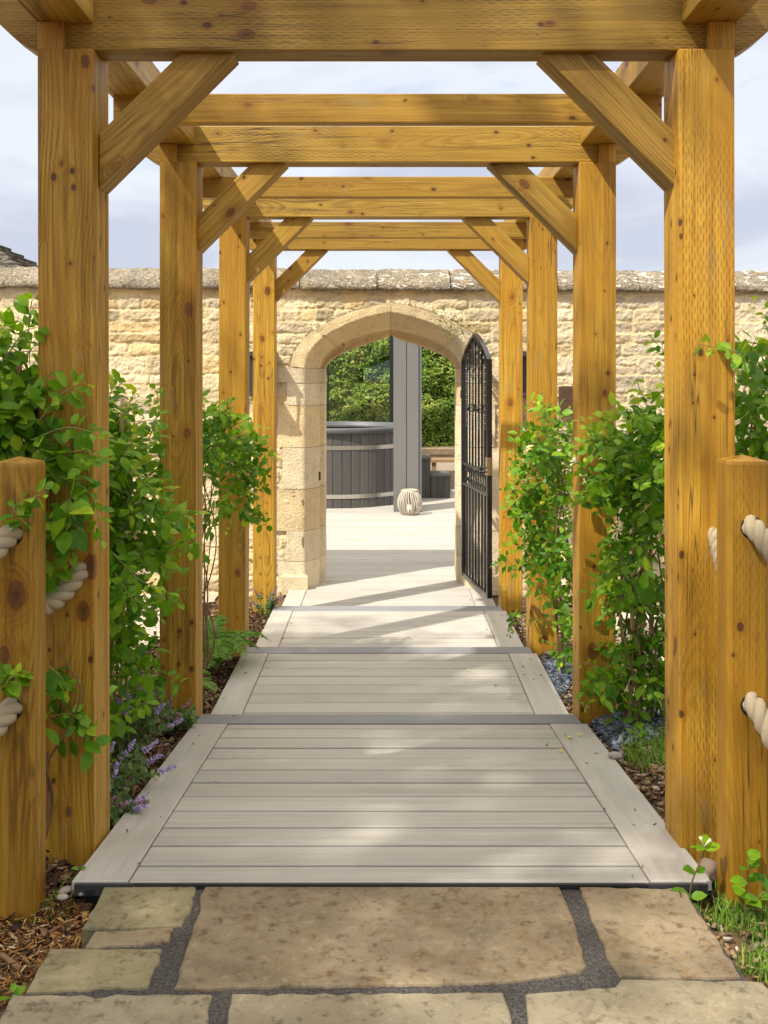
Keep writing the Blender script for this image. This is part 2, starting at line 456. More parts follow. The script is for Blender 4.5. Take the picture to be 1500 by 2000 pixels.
c = k.mix(k.rng(n2, 0.35, 0.7), (0.045, 0.041, 0.038), (0.16, 0.145, 0.13)); k.bump(n2, 1.0, 0.012)
M_mortar_dark = k.fin(c, 0.95, 0.2)
paving = empty('paving', (0, 2.2, -0.05), kind='structure')
FZ = -0.009
def flat(x, y, z=FZ):
    Y = (ZC - z) * F / (y - 734); return ((x - 757) * Y / F, Y)
flags = [
 (M_flag_green, [(207,1724),(300,1722),(384,1724),(380,1752),(371,1782),(356,1808),(260,1811),(163,1812),(176,1783)]),
 (M_flag_warm, [(184,1819),(260,1814),(336,1811),(331,1839),(240,1846),(166,1849)]),
 (M_flag_green, [(98,1853),(210,1851),(318,1851),(306,1888),(290,1925),(170,1932),(50,1936)]),
 (M_flag_warm, [(401,1724),(600,1722),(860,1724),(1092,1730),(1108,1765),(1121,1792),(1133,1840),(1146,1884),(1132,1898),(1040,1908),(985,1917),(800,1921),(620,1924),(470,1928),(340,1929),(352,1880),(372,1828),(388,1770)]),
 (M_flag_warm, [(1131,1731),(1240,1732),(1333,1734),(1352,1760),(1372,1792),(1412,1850),(1448,1907),(1330,1907),(1212,1905),(1193,1880),(1175,1840),(1160,1808),(1148,1770)]),
 (M_flag_grey, [(22,1944),(160,1941),(186,1948),(230,1940),(415,1941),(408,1985),(398,2090),(-60,2110)]),
 (M_flag_grey, [(452,1942),(700,1939),(985,1937),(1000,1990),(1012,2090),(425,2095)]),
 (M_flag_grey, [(1026,1940),(1110,1934),(1203,1926),(1213,1911),(1350,1912),(1492,1917),(1545,1990),(1620,2090),(1040,2092)]),
]
for mat, poly in flags:
    pts = [Vector(flat(*q)) for q in poly]
    # subdivide and roughen the edge
    out_p = []
    for i in range(len(pts)):
        a, b = pts[i], pts[(i+1) % len(pts)]; L = (b-a).length; m = max(1, int(L/0.022))
        for j in range(m):
            q = a.lerp(b, j/m); t = (b-a).normalized()
            out_p.append(q + Vector((-t.y, t.x)) * (random.gauss(0, 0.0022)))
    cen = sum(out_p, Vector((0, 0))) / len(out_p)
    n = len(out_p); V = []; tilt = random.uniform(-0.002, 0.002)
    for (ins, z) in ((0.0, -0.07), (0.0, FZ - 0.006), (0.002, FZ - 0.002), (0.006, FZ)):
        for q in out_p:
            dq = (cen - q); dq = dq / max(dq.length, 1e-6)
            V.append((q.x + dq.x*ins, q.y + dq.y*ins, z + tilt*(q.x-cen.x)))
    Fc = []
    for L in range(3):
        for i in range(n):
            Fc.append((L*n+i, L*n+(i+1) % n, (L+1)*n+(i+1) % n, (L+1)*n+i))
    Fc.append(tuple(3*n+i for i in range(n)))
    bmt = bmesh.new(); vs = [bmt.verts.new(Vector(v) - paving.location) for v in V]
    for f in Fc: bmt.faces.new([vs[i] for i in f])
    bmesh.ops.recalc_face_normals(bmt, faces=bmt.faces)
    me = bpy.data.meshes.new('paving_slab'); bmt.to_mesh(me); bmt.free(); me.materials.append(mat)
    o = bpy.data.objects.new('paving_slab', me); COL.objects.link(o); o.parent = paving
gx = np.linspace(-0.93, 0.97, 150); gy = np.linspace(1.35, 2.45, 90)
X, Y = np.meshgrid(gx, gy)
# the bed narrows towards the boardwalk like the slabs do
wl = np.interp(Y, [1.35, 1.98, 2.17, 2.45], [1.0, .76, .665, .68]); wr = np.interp(Y, [1.35, 1.98, 2.08, 2.45], [1.0, .77, .75, .73])
u = np.linspace(0, 1, 150)[None, :]
X = -wl + (wl + wr) * u
Z = FZ - 0.0065 + 0.008*(fbm(X*60+90, Y*60+90, 2) - 0.5)
mesh_np('mortar_joint', np.stack([X, Y, Z], -1).reshape(-1, 3), gridfaces(150, 90), M_mortar_dark, paving, smooth=True)

# ================================================================== BOARDWALK
def deck_mat(name, a, b, axis='x', rough=0.55):
    k = NT(name); p = k.obj(); at = k.attr()
    sc = (2.2, 95, 95) if axis == 'x' else (95, 2.2, 95)
    sh = k.n('ShaderNodeCombineXYZ'); k.l(k.math('MULTIPLY', at.outputs['Fac'], 9.0), sh.inputs[0]); k.l(k.math('MULTIPLY', at.outputs['Fac'], 5.0), sh.inputs[1])
    q = k.vmath('ADD', p, sh.outputs[0])
    n1 = k.noise(k.scalev(q, sc), 1.0, 4, 0.65, 0.3)
    n2 = k.noise(k.scalev(q, tuple(s*0.25 for s in sc)), 1.0, 3, 0.6, 0.2)
    n3 = k.noise(p, 2.4, 5, 0.6); n4 = k.noise(p, 22, 4, 0.65)
    f = k.math('ADD', k.rng(n1, 0.3, 0.7, 0, 0.6), k.rng(n2, 0.35, 0.65, 0, 0.4))
    c = k.mix(f, b, a)
    ton = k.rng(at.outputs['Fac'], 0, 1, 0.93, 1.06); cv = k.n('ShaderNodeCombineXYZ')
    for i in range(3): k.l(ton, cv.inputs[i])
    c = k.mix(1.0, c, cv.outputs[0], 'MULTIPLY')
    c = k.mix(k.rng(n3, 0.5, 0.75, 0, 0.35), c, tuple(v*0.72 for v in b))
    c = k.mix(k.rng(n4, 0.62, 0.8, 0, 0.3), c, (0.34, 0.30, 0.25))
    k.bump(n1, 0.25, 0.0025)
    return k.fin(c, k.rng(n2, 0.3, 0.7, rough-0.08, rough+0.1), 0.4)
M_deck = deck_mat('composite_board', (0.47, 0.44, 0.392), (0.32, 0.298, 0.264))
M_deck_y = deck_mat('composite_border', (0.455, 0.426, 0.379), (0.36, 0.335, 0.297), 'y')
M_nose = deck_mat('grey_composite_nosing', (0.245, 0.25, 0.26), (0.175, 0.18, 0.19))
k = NT('black_subframe'); M_black = k.fin((0.014, 0.014, 0.015), 0.6, 0.3)
k = NT('board_end_grain'); p = k.obj(); M_end = k.fin(k.mix(k.noise(p, 80), (0.022, 0.022, 0.023), (0.05, 0.05, 0.05)), 0.8, 0.2)

walk = empty('path', (0, 2.44, 0), kind='structure')
TH = 0.023
def deck_section(y0, y1, joints, zf, nose, hw=0.782, xi=0.640, first=False):
    edges = [y0] + joints + [y1]
    mb = MB()
    for a, b in zip(edges[:-1], edges[1:]):
        g0 = 0.0 if a == y0 else 0.0045; g1 = 0.0 if b == y1 else 0.0045
        dz = random.uniform(-0.0012, 0.0012)
        mb.box(-xi, xi + 0.008, a + g0, b - g1, zf(a) - TH, zf(a) + dz, random.random(), zf(b) + dz, zf(b) - TH, bev=0.0022)
    mb.build('deck_board', M_deck, walk)
    for s in (-1, 1):
        b2 = MB(); x0, x1 = (xi + 0.0115, hw + (0.02 if s > 0 else 0)) if s > 0 else (-hw, -xi - 0.0035)
        b2.box(x0, x1, y0, y1 + 0.004, zf(y0) - TH, zf(y0) + 0.0015, random.random(), zf(y1) + 0.0015, zf(y1) - TH, bev=0.003)
        b2.build('border_board', M_deck_y, walk)
    sub = MB()
    sub.box(-hw + 0.03, hw - 0.03, y0 + 0.012, (nose[1] if nose else y1) - 0.02, zf(y0) - 0.12, zf(y0) - TH - 0.004, None, zf(y1) - TH - 0.008, zf(y1) - 0.12)
    sub.build('joist_frame', M_black, walk)
    if nose:
        nb = MB(); a, b = nose
        nb.box(-0.783, 0.783, a + 0.006, b, zf(a) - TH, zf(a) + 0.001, 0.5, zf(b) + 0.001, zf(b) - TH, bev=0.003)
        nb.build('nosing', M_nose, walk)
        rs = MB(); rs.box(-0.775, 0.775, b - 0.028, b - 0.006, zf(b) - 0.13, zf(b) - TH - 0.001, 0.4)
        rs.build('riser', M_nose, walk)
z1 = lambda y: -0.0975 * (y - 2.44)
deck_section(2.44, 3.955, [2.538 + 0.135*i for i in range(11)], z1, (3.965, 4.12), first=True)
deck_section(4.10, 5.298, [4.235 + 0.1335*i for i in range(8)], lambda y: -0.243, (5.306, 5.43))
deck_section(5.41, 6.676, [5.595 + 0.1345*i for i in range(8)], lambda y: -0.343, (6.684, 6.825))
deck_section(6.80, 7.90, [6.98 + 0.135*i for i in range(7)], lambda y: -0.449, None)
# dark end grain of the border boards at the front, with the groove for the hidden clips
for s in (-1, 1):
    e = MB()
    x0, x1 = (0.642, 0.79) if s > 0 else (-0.772, -0.628)
    e.box(x0, x1, 2.4285, 2.438, -0.031, -0.004)
    gx = x1 - 0.05 if s > 0 else x0 + 0.03
    e.build('board_end', M_end, walk)
    e = MB(); e.box(gx, gx + 0.02, 2.4265, 2.430, -0.030, -0.016); e.build('clip_groove', M_black, walk)
fr = MB(); fr.box(-0.626, 0.640, 2.430, 2.439, -0.03, -0.0045, 0.2); fr.build('fascia', M_black, walk)

# terrace beyond the arch
terr = empty('terrace', (0, 10, -0.45), kind='structure')
mb = MB(); yy = 7.906; i = 0
while yy < 17.0:
    mb.box(-5.5, 5.5, yy + 0.0022, yy + 0.135 - 0.0022, -0.472, -0.449 + random.uniform(-.0008, .0008), random.random(), bev=0.002)
    yy += 0.135
mb.build('terrace_board', M_deck, terr)
mb = MB(); mb.box(-5.45, 5.45, 7.92, 17.0, -0.54, -0.476); mb.build('joist_frame', M_black, terr)

# ================================================================== PERGOLA
perg = empty('pergola', (0, 2.65, -0.2), 'golden treated timber pergola of four square arches over the grey boardwalk', 'pergola')
S = 1.4
post_base = [-0.16, -0.32, -0.42, -0.55]
BZ = 2.133
for i in range(4):
    y0 = 2.65 + S*i
    for s in (-1, 1):
        zb = post_base[i]
        xo, xi, xm = 0.9375*s, 0.7875*s, 0.866*s
        lean = random.uniform(-0.006, 0.006)
        poly = [(xi, y0, zb), (xi + lean, y0, BZ - 0.002), (xm + lean, y0, BZ - 0.002), (xo + lean, y0, BZ - 0.002), (xo, y0, zb)]
        timber('post', poly if s < 0 else poly, (0, 0.15, 0), (0, 0, 1), M_post, perg, 0.0042)
        # upstand in front of the tie beam
        timber('post_upstand', [(xm + 0.001*s + lean, y0, BZ - 0.003), (xm + 0.001*s + lean, y0, 2.204), (xo + lean - 0.0005*s, y0, 2.204), (xo + lean - 0.0005*s, y0, BZ - 0.003)], (0, 0.0195, 0), (0, 0, 1), M_post, perg, 0.0)
        # knee brace
        b = [(0.790, 1.764), (0.790, 1.914), (0.566, 2.1345), (0.418, 2.1345)]
        timber('knee_brace', [(q[0]*s, y0 + 0.045, q[1]) for q in b], (0, 0.098, 0), (1*(-s), 0, 1), M_plain, perg, 0.005)
    # tie beam with rounded lower corners at its ends
    e = []
    for q in [(0.955, BZ), (0.985, BZ + 0.016), (1.02, BZ + 0.041), (1.06, BZ + 0.079), (1.09, BZ + 0.115), (1.10, BZ + 0.15)]:
        e.append(q)
    polyr = [(q[0], y0 + 0.02, q[1]) for q in e]; polyl = [(-q[0], y0 + 0.02, q[1]) for q in reversed(e)]
    timber('tie_beam', polyr + polyl, (0, 0.1, 0), (1, 0, 0), M_beam, perg, 0.004)
for i in range(3):
    y0 = 2.65 + S*i + 0.71
    timber('cross_rail', [(-0.9365, y0, 2.113), (0.9365, y0, 2.113), (0.9365, y0, 2.214), (-0.9365, y0, 2.214)], (0, 0.046, 0), (1, 0, 0), M_plain, perg, 0.005)
for s in (-1, 1):
    x0 = 0.797*s
    timber('wall_plate', [(x0, 2.28, 2.206), (x0, 7.08, 2.206), (x0, 7.08, 2.318), (x0, 2.28, 2.318)], (0.149*s, 0, 0), (0, 1, 0), M_plain, perg, 0.005)

# ================================================================== ROPE POSTS AND ROPES
k = NT('cotton_rope'); p = k.obj(); n1 = k.noise(p, 300, 3, 0.7); n2 = k.noise(p, 25, 3)
c = k.mix(n1, (0.40, 0.315, 0.19), (0.58, 0.485, 0.33)); c = k.mix(k.rng(n2, 0.5, 0.7, 0, 0.4), c, (0.50, 0.42, 0.30))
k.bump(k.math('ADD', n1, k.noise(p, 700, 2)), 1.0, 0.004); M_rope = k.fin(c, 0.9, 0.15)
def catmull(P, m=14):
    P = [Vector(p) for p in P]; out = []
    Q = [P[0]*2 - P[1]] + P + [P[-1]*2 - P[-2]]
    for i in range(1, len(Q)-2):
        for j in range(m):
            t = j/m; a, b, c_, d = Q[i-1:i+3]
            out.append(0.5*((2*b) + (c_-a)*t + (2*a-5*b+4*c_-d)*t*t + (3*b-a-3*c_+d)*t**3))
    out.append(P[-1]); return out
def rope(P, r, label, pitch=0.105):
    pts = catmull(P, 26)
    mb = MB(); up = None; L = 0; strands = [[], [], []]
    for i, q in enumerate(pts):
        t = (pts[min(i+1, len(pts)-1)] - pts[max(i-1, 0)]).normalized()
        if up is None: up = t.cross(Vector((0.2, 0.3, 1))).normalized()
        a = (up - t*up.dot(t)).normalized(); up = a; b = t.cross(a)
        if i: L += (q - pts[i-1]).length
        for k_ in range(3):
            an = 2*PI*(L/pitch + k_/3)
            strands[k_].append(q + (a*math.cos(an) + b*math.sin(an)) * r*0.5)
    for st in strands: mb.tube(st, r*0.56, 9)
    cen = pts[len(pts)//2]
    o = mb.build('rope', M_rope, None, True, origin=tuple(cen))
    return tag(o, label, 'rope', 'ropes threaded through the low posts')
def rope_post(xf, y0, wdt, dep, label, s):
    t = empty('rope_post', (xf + s*wdt/2, y0 + dep/2, -0.05), label, 'fence post', 'low timber posts carrying rope')
    x1 = xf + s*wdt; zt = 1.040
    bm = bmesh.new(); inv = Vector(t.location)
    a = sorted((xf, x1))
    cx = sum(a)/2; cy = y0 + dep/2; ch = 0.011
    ring = [(a[0]+ch, y0), (a[1]-ch, y0), (a[1], y0+ch), (a[1], y0+dep-ch), (a[1]-ch, y0+dep), (a[0]+ch, y0+dep), (a[0], y0+dep-ch), (a[0], y0+ch)]
    lv = []
    for (z, sc) in ((-0.20, 1.0), (zt - 0.008, 1.0), (zt, 0.965), (zt + 0.013, 0.02)):
        lv.append([bm.verts.new((cx + (q[0]-cx)*sc - inv.x, cy + (q[1]-cy)*sc - inv.y, z - inv.z)) for q in ring])
    for A, B in zip(lv[:-1], lv[1:]):
        for i in range(8): bm.faces.new((A[i], A[(i+1) % 8], B[(i+1) % 8], B[i]))
    bm.faces.new(list(reversed(lv[0]))); bm.faces.new(lv[-1])
    me = bpy.data.meshes.new('post_shaft'); bm.to_mesh(me); bm.free(); me.materials.append(M_rope_post)
    o = bpy.data.objects.new('post_shaft', me); COL.objects.link(o); o.parent = t
    for zh in (0.868 if s < 0 else 0.878, 0.448 if s < 0 else 0.440):
        m = MB(); xh = (-0.907 if s < 0 else 0.896)
        m.tube([(xh, y0 - 0.0015, zh), (xh, y0 + 0.02, zh)], 0.0280, 20); m.build('rope_hole', M_black, t)
    return t
rope_post(-0.853, 2.375, 0.105, 0.095, 'low square timber rope post at the left edge beside the bark mulch', -1)
rope_post(0.838, 2.425, 0.105, 0.095, 'low square timber rope post at the right edge above the grass', 1)
RR = 0.0255
rope([(-0.912, 2.46, 0.86), (-0.905, 2.40, 0.875), (-0.912, 2.345, 0.86), (-0.955, 2.28, 0.80), (-1.05, 2.18, 0.72), (-1.3, 2.0, 0.62), (-1.8, 1.7, 0.56)], RR, 'upper thick cream rope leaving the front of the left low post')
rope([(-0.912, 2.46, 0.44), (-0.905, 2.40, 0.455), (-0.912, 2.345, 0.44), (-0.955, 2.28, 0.385), (-1.05, 2.18, 0.31), (-1.3, 2.0, 0.22), (-1.8, 1.7, 0.16)], RR, 'lower thick cream rope leaving the front of the left low post')
rope([(-0.825, 2.70, 0.735), (-0.829, 2.655, 0.723), (-0.862, 2.60, 0.672), (-0.90, 2.545, 0.655), (-0.912, 2.50, 0.72), (-0.908, 2.455, 0.855), (-0.905, 2.42, 0.875)], RR, 'short slack rope end fixed to the left front pergola post')
rope([(0.898, 2.51, 0.875), (0.893, 2.45, 0.885), (0.902, 2.395, 0.868), (0.945, 2.33, 0.795), (1.04, 2.23, 0.69), (1.3, 2.05, 0.56), (1.8, 1.75, 0.48)], RR, 'upper thick cream rope leaving the front of the right low post')
rope([(0.898, 2.51, 0.44), (0.895, 2.45, 0.45), (0.904, 2.395, 0.43), (0.945, 2.33, 0.34), (1.04, 2.23, 0.235), (1.3, 2.05, 0.12), (1.8, 1.75, 0.04)], RR, 'lower thick cream rope leaving the front of the right low post')
rope([(0.878, 2.70, 0.835), (0.879, 2.655, 0.828), (0.879, 2.61, 0.77), (0.886, 2.575, 0.715), (0.905, 2.55, 0.70), (0.908, 2.535, 0.78), (0.900, 2.51, 0.865), (0.895, 2.47, 0.885)], 0.018, 'thin strip of slack rope between right low post and pergola post', 0.075)

# ================================================================== STONE WALL
WY = 7.85
GZW = -0.47
CXW = 0.025
arch_front = [(0,0),(.006,.07),(.024,.17),(.07,.31),(.143,.446),(.22,.55),(.333,.66),(.47,.765),(.62,.857),(.80,.935),(1,1)]
arch_rear = [(0,0),(.012,.08),(.04,.17),(.10,.29),(.19,.39),(.33,.52),(.51,.645),(.68,.75),(.85,.86),(.93,.92),(1,1)]
def curve_pts(tab, n):
    t = np.linspace(0, 1, len(tab)); tt = np.linspace(0, 1, n)
    a = np.array(tab)
    # smooth: fine linear then a light moving average
    X = np.interp(np.linspace(0, 1, 400), t, a[:, 0]); Z = np.interp(np.linspace(0, 1, 400), t, a[:, 1])
    kx = np.ones(31)/31
    Xp = np.concatenate([np.full(15, 0), X, 2*X[-1]-X[-2:-17:-1]]); Zp = np.concatenate([2*Z[0]-Z[15:0:-1], Z, 2*Z[-1]-Z[-2:-17:-1]])
    Xs = np.convolve(Xp, kx, 'valid'); Zs = np.convolve(Zp, kx, 'valid')
    Xs[0] = 0; Zs[0] = 0; Xs[-1] = 1; Zs[-1] = 1
    s = np.concatenate([[0], np.cumsum(np.hypot(np.diff(Xs), np.diff(Zs)))]); s /= s[-1]
    return np.interp(tt, s, Xs), np.interp(tt, s, Zs)
NA, NJ = 40, 60
def ring(hw, zs, za, Y, tab, zb=GZW):
    cx, cz = curve_pts(tab, NA)
    zj = np.linspace(zb, zs, NJ)[:-1]
    xl = np.concatenate([np.full(NJ-1, -hw), -hw*(1-cx)])
    zl = np.concatenate([zj, zs + (za-zs)*cz])
    x = np.concatenate([xl, -xl[::-1][1:]]) + CXW; z = np.concatenate([zl, zl[::-1][1:]])
    return np.stack([x, np.full_like(x, Y), z], -1)
ZS = 1.312
R_out = ring(0.80, ZS + 0.02, 1.838, WY, arch_front)
rings = [ring(0.685, ZS, 1.760, WY, arch_front), ring(0.585, ZS, 1.637, 8.0, arch_front), ring(0.583, ZS, 1.634, 8.12, arch_front),
         ring(0.545, ZS, 1.597, 8.14, arch_rear), ring(0.545, ZS, 1.597, 8.37, arch_rear)]
NP = len(R_out)
wall = empty('garden_wall', (0, WY, GZW), 'tall cream rubble stone garden wall pierced by a pointed arched doorway', 'wall')

def masonry_mat(name, base=None, bump=0.5):
    k = NT(name); p = k.obj(); at = k.attr()
    n1 = k.noise(p, 7, 5, 0.65); n2 = k.noise(p, 70, 4, 0.7); n3 = k.noise(p, 24, 4, 0.65, 0.8)
    c = at.outputs['Color']
    c = k.mix(k.rng(n1, 0.35, 0.7, 0, 0.35), c, (0.46, 0.36, 0.21))
    c = k.mix(k.rng(n3, 0.56, 0.72, 0, 0.5), c, (0.27, 0.225, 0.16))
    c = k.mix(k.rng(n2, 0.58, 0.75, 0, 0.5), c, (0.20, 0.15, 0.09))
    k.bump(k.math('ADD', n2, k.math('MULTIPLY', n3, 0.8)), bump, 0.012)
    return k.fin(c, 0.92, 0.12)
M_wall = masonry_mat('rubble_limestone', bump=0.75)
M_dress = masonry_mat('dressed_limestone', bump=0.8)

# masonry face as a relief: courses of irregular stones, recessed mortar
nx, nz = 1180, 300
gx = np.linspace(-5.2, 5.2, nx); gz = np.linspace(GZW - 0.05, 1.985, nz)
X, Z = np.meshgrid(gx, gz)
Xw = X + 0.030*(fbm(X*5+50, Z*7+50, 21) - 0.5) + 0.018*(fbm(X*24+50, Z*24+50, 23) - 0.5)
Zw = Z + 0.040*(fbm(X*1.8+50, Z*2+50, 22) - 0.5) + 0.016*(fbm(X*14+50, Z*14+50, 24) - 0.5)
dist = np.full_like(X, 9.0); sid = np.zeros_like(X, dtype=int)
rr = np.random.default_rng(5)
z0 = GZW - 0.15; n = 0
props = [(0, 0, 0, 0)]
while z0 < 2.1:
    hgt = rr.choice([0.08, 0.10, 0.122, 0.15, 0.18], p=[.12, .22, .28, .24, .14]); x0 = -5.5 + rr.uniform(0, .3)
    rowmask = (Zw >= z0) & (Zw < z0 + hgt)
    while x0 < 5.5:
        wd = rr.uniform(1.0, 2.7) * hgt * rr.uniform(0.8, 1.25) + 0.03
        split = (hgt > 0.13 and rr.random() < 0.35)
        m = rowmask & (Xw >= x0) & (Xw < x0 + wd)
        for (za, zb) in ([(z0, z0+hgt*0.48), (z0+hgt*0.48, z0+hgt)] if split else [(z0, z0+hgt)]):
            n += 1
            props.append((rr.uniform(0.25, 1.0), rr.random(), rr.normal(0, 0.06), rr.normal(-0.04, 0.17)))
            mm = m & (Zw >= za) & (Zw < zb)
            dx = np.minimum(Xw[mm]-x0, x0+wd-Xw[mm]); dz = np.minimum(Zw[mm]-za, zb-Zw[mm])
            rad = 0.022
            ddx = np.maximum(rad-dx, 0); ddz = np.maximum(rad-dz, 0)
            dist[mm] = np.where((ddx > 0) & (ddz > 0), rad - np.hypot(ddx, ddz), np.minimum(dx, dz))
            sid[mm] = n
        x0 += wd
    z0 += hgt
props = np.array(props)
pr = props[sid]
fill = fbm(X*14+70, Z*14+70, 31)                          # mortar smeared over some edges
edge = np.clip((dist - 0.005 - 0.016*np.clip(fill-0.45, 0, 1)*2) / 0.007, 0, 1); edge = edge*edge*(3-2*edge)
rough = fbm(X*20+50, Z*24+50, 41, 5) - 0.5; rough2 = fbm(X*70+50, Z*70+50, 43, 3) - 0.5
relief = edge*(0.003 + 0.009*pr[..., 0]) + edge*(0.020*rough + 0.014*rough2) + (1-edge)*(0.008*rough + 0.006*rough2 + 0.018*(fill-0.35)) + edge*pr[..., 2]*(dist)
Yf = WY + 0.018 - relief
inside = np.zeros_like(X, bool)
ax = np.abs(X - CXW)
ro = ring(0.74, ZS, 1.80, WY, arch_front)
top = np.interp(X, ro[:, 0][NJ-1:len(ro)-NJ+1], ro[:, 2][NJ-1:len(ro)-NJ+1], left=-9, right=-9)
inside = (ax < 0.74) & (Z < np.maximum(top, ZS))
cl = pr[..., 1]
c1 = np.array((0.72, 0.595, 0.38)); c2 = np.array((0.62, 0.52, 0.355)); c3 = np.array((0.70, 0.52, 0.26)); cm = np.array((0.72, 0.58, 0.34)); grey = np.array((0.46, 0.41, 0.32))
cs = np.where((cl < .5)[..., None], c1, np.where((cl < .8)[..., None], c2, c3))
gw = np.clip((X - 0.55)/1.3, 0, 1)*0.6 + 0.4*np.clip((-2.3 - X)/0.6, 0, 1)*np.clip((fbm(X*2+5, Z*2+5, 3)), 0, 1) + 0.25*np.clip((Z-1.75)/0.2, 0, 1)
gw = np.clip(gw*(0.5 + fbm(X*5+30, Z*5+30, 9)), 0, 0.85)
cs = cs*(1-gw[..., None]) + grey*gw[..., None]
cs = cs * (1 + pr[..., 3])[..., None]
Cc = cs*edge[..., None] + cm*(1-edge[..., None])
fq = gridfaces(nx, nz)
keep = ~(inside.reshape(-1)[fq].all(axis=1))
fq = fq[keep][:, ::1]
mesh_np('masonry', np.stack([X, Yf, Z], -1).reshape(-1, 3), fq, M_wall, wall, smooth=True, col=np.clip(Cc, 0.02, 0.9).reshape(-1, 3))
# rear face of the wall
bx = np.linspace(-5.2, 5.2, 210); bz = np.linspace(GZW - 0.05, 1.985, 50)
X2, Z2 = np.meshgrid(bx, bz); top2 = np.interp(X2, ro[:, 0][NJ-1:len(ro)-NJ+1], ro[:, 2][NJ-1:len(ro)-NJ+1], left=-9, right=-9)
ins2 = (np.abs(X2-CXW) < 0.62) & (Z2 < np.maximum(top2 - 0.14, ZS))
f2 = gridfaces(210, 50); f2 = f2[~ins2.reshape(-1)[f2].any(axis=1)][:, ::-1]
mesh_np('rear_masonry', np.stack([X2, 8.36 + 0.02*fbm(X2*9+20, Z2*9+20, 4), Z2], -1).reshape(-1, 3), f2, M_wall, wall, smooth=True, col=np.tile(np.array((0.52, 0.43, 0.28)), (X2.size, 1)))

# arch surround in dressed blocks with tight joints
cuts = [0, 7, 17, 28, 40, 50, 57, 66, 79, 98, 117, 131, 140, 147, 157, 169, 180, 190, NP - 1]
cuts = sorted(set(min(c_, NP-1) for c_ in cuts))
cuts = [0, 8, 16, 27, 38, 49, 55, 59, 75, NJ - 1 + NA - 1]
mir = [NP - 1 - c_ for c_ in reversed(cuts[:-1])]
cuts = cuts + mir
srnd = empty('arch_surround', wall.location); srnd.parent = wall; srnd.location = (0, 0, 0); srnd['_org'] = list(wall.location)
del srnd['_org']
mbA_V = []; mbA_F = []; mbA_C = []
rs = np.random.default_rng(9)
for bi, (a, b) in enumerate(zip(cuts[:-1], cuts[1:])):
    idx = np.arange(a, b+1)
    jamb = rings[0][idx, 2].mean() < ZS - 0.02
    owid = (0.90, 0.83, 0.945, 0.86)[bi % 4] if jamb else None
    O = ring(owid if jamb else 0.80, ZS + 0.012, 1.838, WY - 0.004, arch_front)[idx].copy()
    RS = [O] + [r_[idx].copy() for r_ in rings]
    seq = []
    for A, B in zip(RS[:-1], RS[1:]):
        for t in np.linspace(0, 1, 7)[:-1]: seq.append(A*(1-t) + B*t)
    seq.append(RS[-1])
    seq = np.array(seq)                                   # (rings, pts, 3)
    # inset block ends for the joint
    g = 0.0016
    for e, e2 in ((0, 1), (-1, -2)):
        if (bi == 0 and e == 0): continue
        d = seq[:, e2] - seq[:, e]; d /= np.linalg.norm(d, axis=1)[:, None]; seq[:, e] += d*g
    off = rs.uniform(-0.003, 0.003)
    nn = (fbm(seq[..., 0]*18+40, seq[..., 2]*18+40+seq[..., 1]*11, 3) - 0.5)
    amp = np.full(len(seq), 0.012); amp[6] = 0.010
    seq[..., 1] += off - nn*amp[:, None]*1.4
    seq[..., 0] += (fbm(seq[..., 2]*14+9, seq[..., 1]*20+9, 7) - 0.5)*0.008
    # worn arris
    nr, npn = seq.shape[:2]
    base = len(mbA_V)
    mbA_V += [tuple(v) for v in seq.reshape(-1, 3)]
    tone = rs.choice([0, 1, 2], p=[.5, .3, .2]); ccol = [np.array((0.77, 0.655, 0.45)), np.array((0.68, 0.575, 0.39)), np.array((0.73, 0.575, 0.33))][tone]*rs.uniform(0.93, 1.07)
    inner = np.linspace(0, 1, nr)[:, None, None]
    cc_ = np.broadcast_to(ccol, (nr, npn, 3)).copy()
    if rings[0][idx, 0].mean() > 0.3: cc_ = cc_*0.8 + np.array((0.42, 0.37, 0.29))*0.2
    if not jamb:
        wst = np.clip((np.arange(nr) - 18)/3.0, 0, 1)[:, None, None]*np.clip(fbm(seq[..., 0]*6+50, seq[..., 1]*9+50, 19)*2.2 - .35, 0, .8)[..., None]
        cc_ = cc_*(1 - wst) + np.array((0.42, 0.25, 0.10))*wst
    mbA_C += [tuple(v) for v in cc_.reshape(-1, 3)]
    fqs = gridfaces(npn, nr)[:, ::-1] + base
    mbA_F.append(fqs)
    # end caps into the joint
wallsur = mesh_np('arch_surround_stone', mbA_V, np.concatenate(mbA_F), M_dress, wall, smooth=True, col=np.array(mbA_C))
bpy.data.objects.remove(srnd)
wallsur.name = 'arch_surround'
# mortar behind the joints
RS = [ring(0.82, ZS + 0.012, 1.85, WY + 0.010, arch_front)] + [r_ + np.array((0, 0.004, 0)) for r_ in (ring(0.69, ZS, 1.766, WY, arch_front), ring(0.590, ZS, 1.643, 8.0, arch_front), ring(0.589, ZS, 1.641, 8.12, arch_front), ring(0.55, ZS, 1.603, 8.14, arch_rear), ring(0.55, ZS, 1.603, 8.37, arch_rear))]
V = np.concatenate(RS); mesh_np('joint_mortar', V, gridfaces(NP, len(RS))[:, ::-1], M_dress, wall, smooth=False, col=np.tile(np.array((0.30, 0.235, 0.14)), (len(V), 1)))
# plinth block at the foot of the left jamb
pl = MB()
for s in (-1, 1):
    pl.box(CXW + (-0.87 if s < 0 else 0.66), CXW + (-0.66 if s < 0 else 0.87), WY - 0.03, WY + 0.02, GZW - 0.02, -0.335, bev=0.012)
po = pl.build('plinth_block', M_dress, wall); 
ca = po.data.color_attributes['tint']
for d_ in ca.data: d_.color = (0.68, 0.56, 0.36, 1)

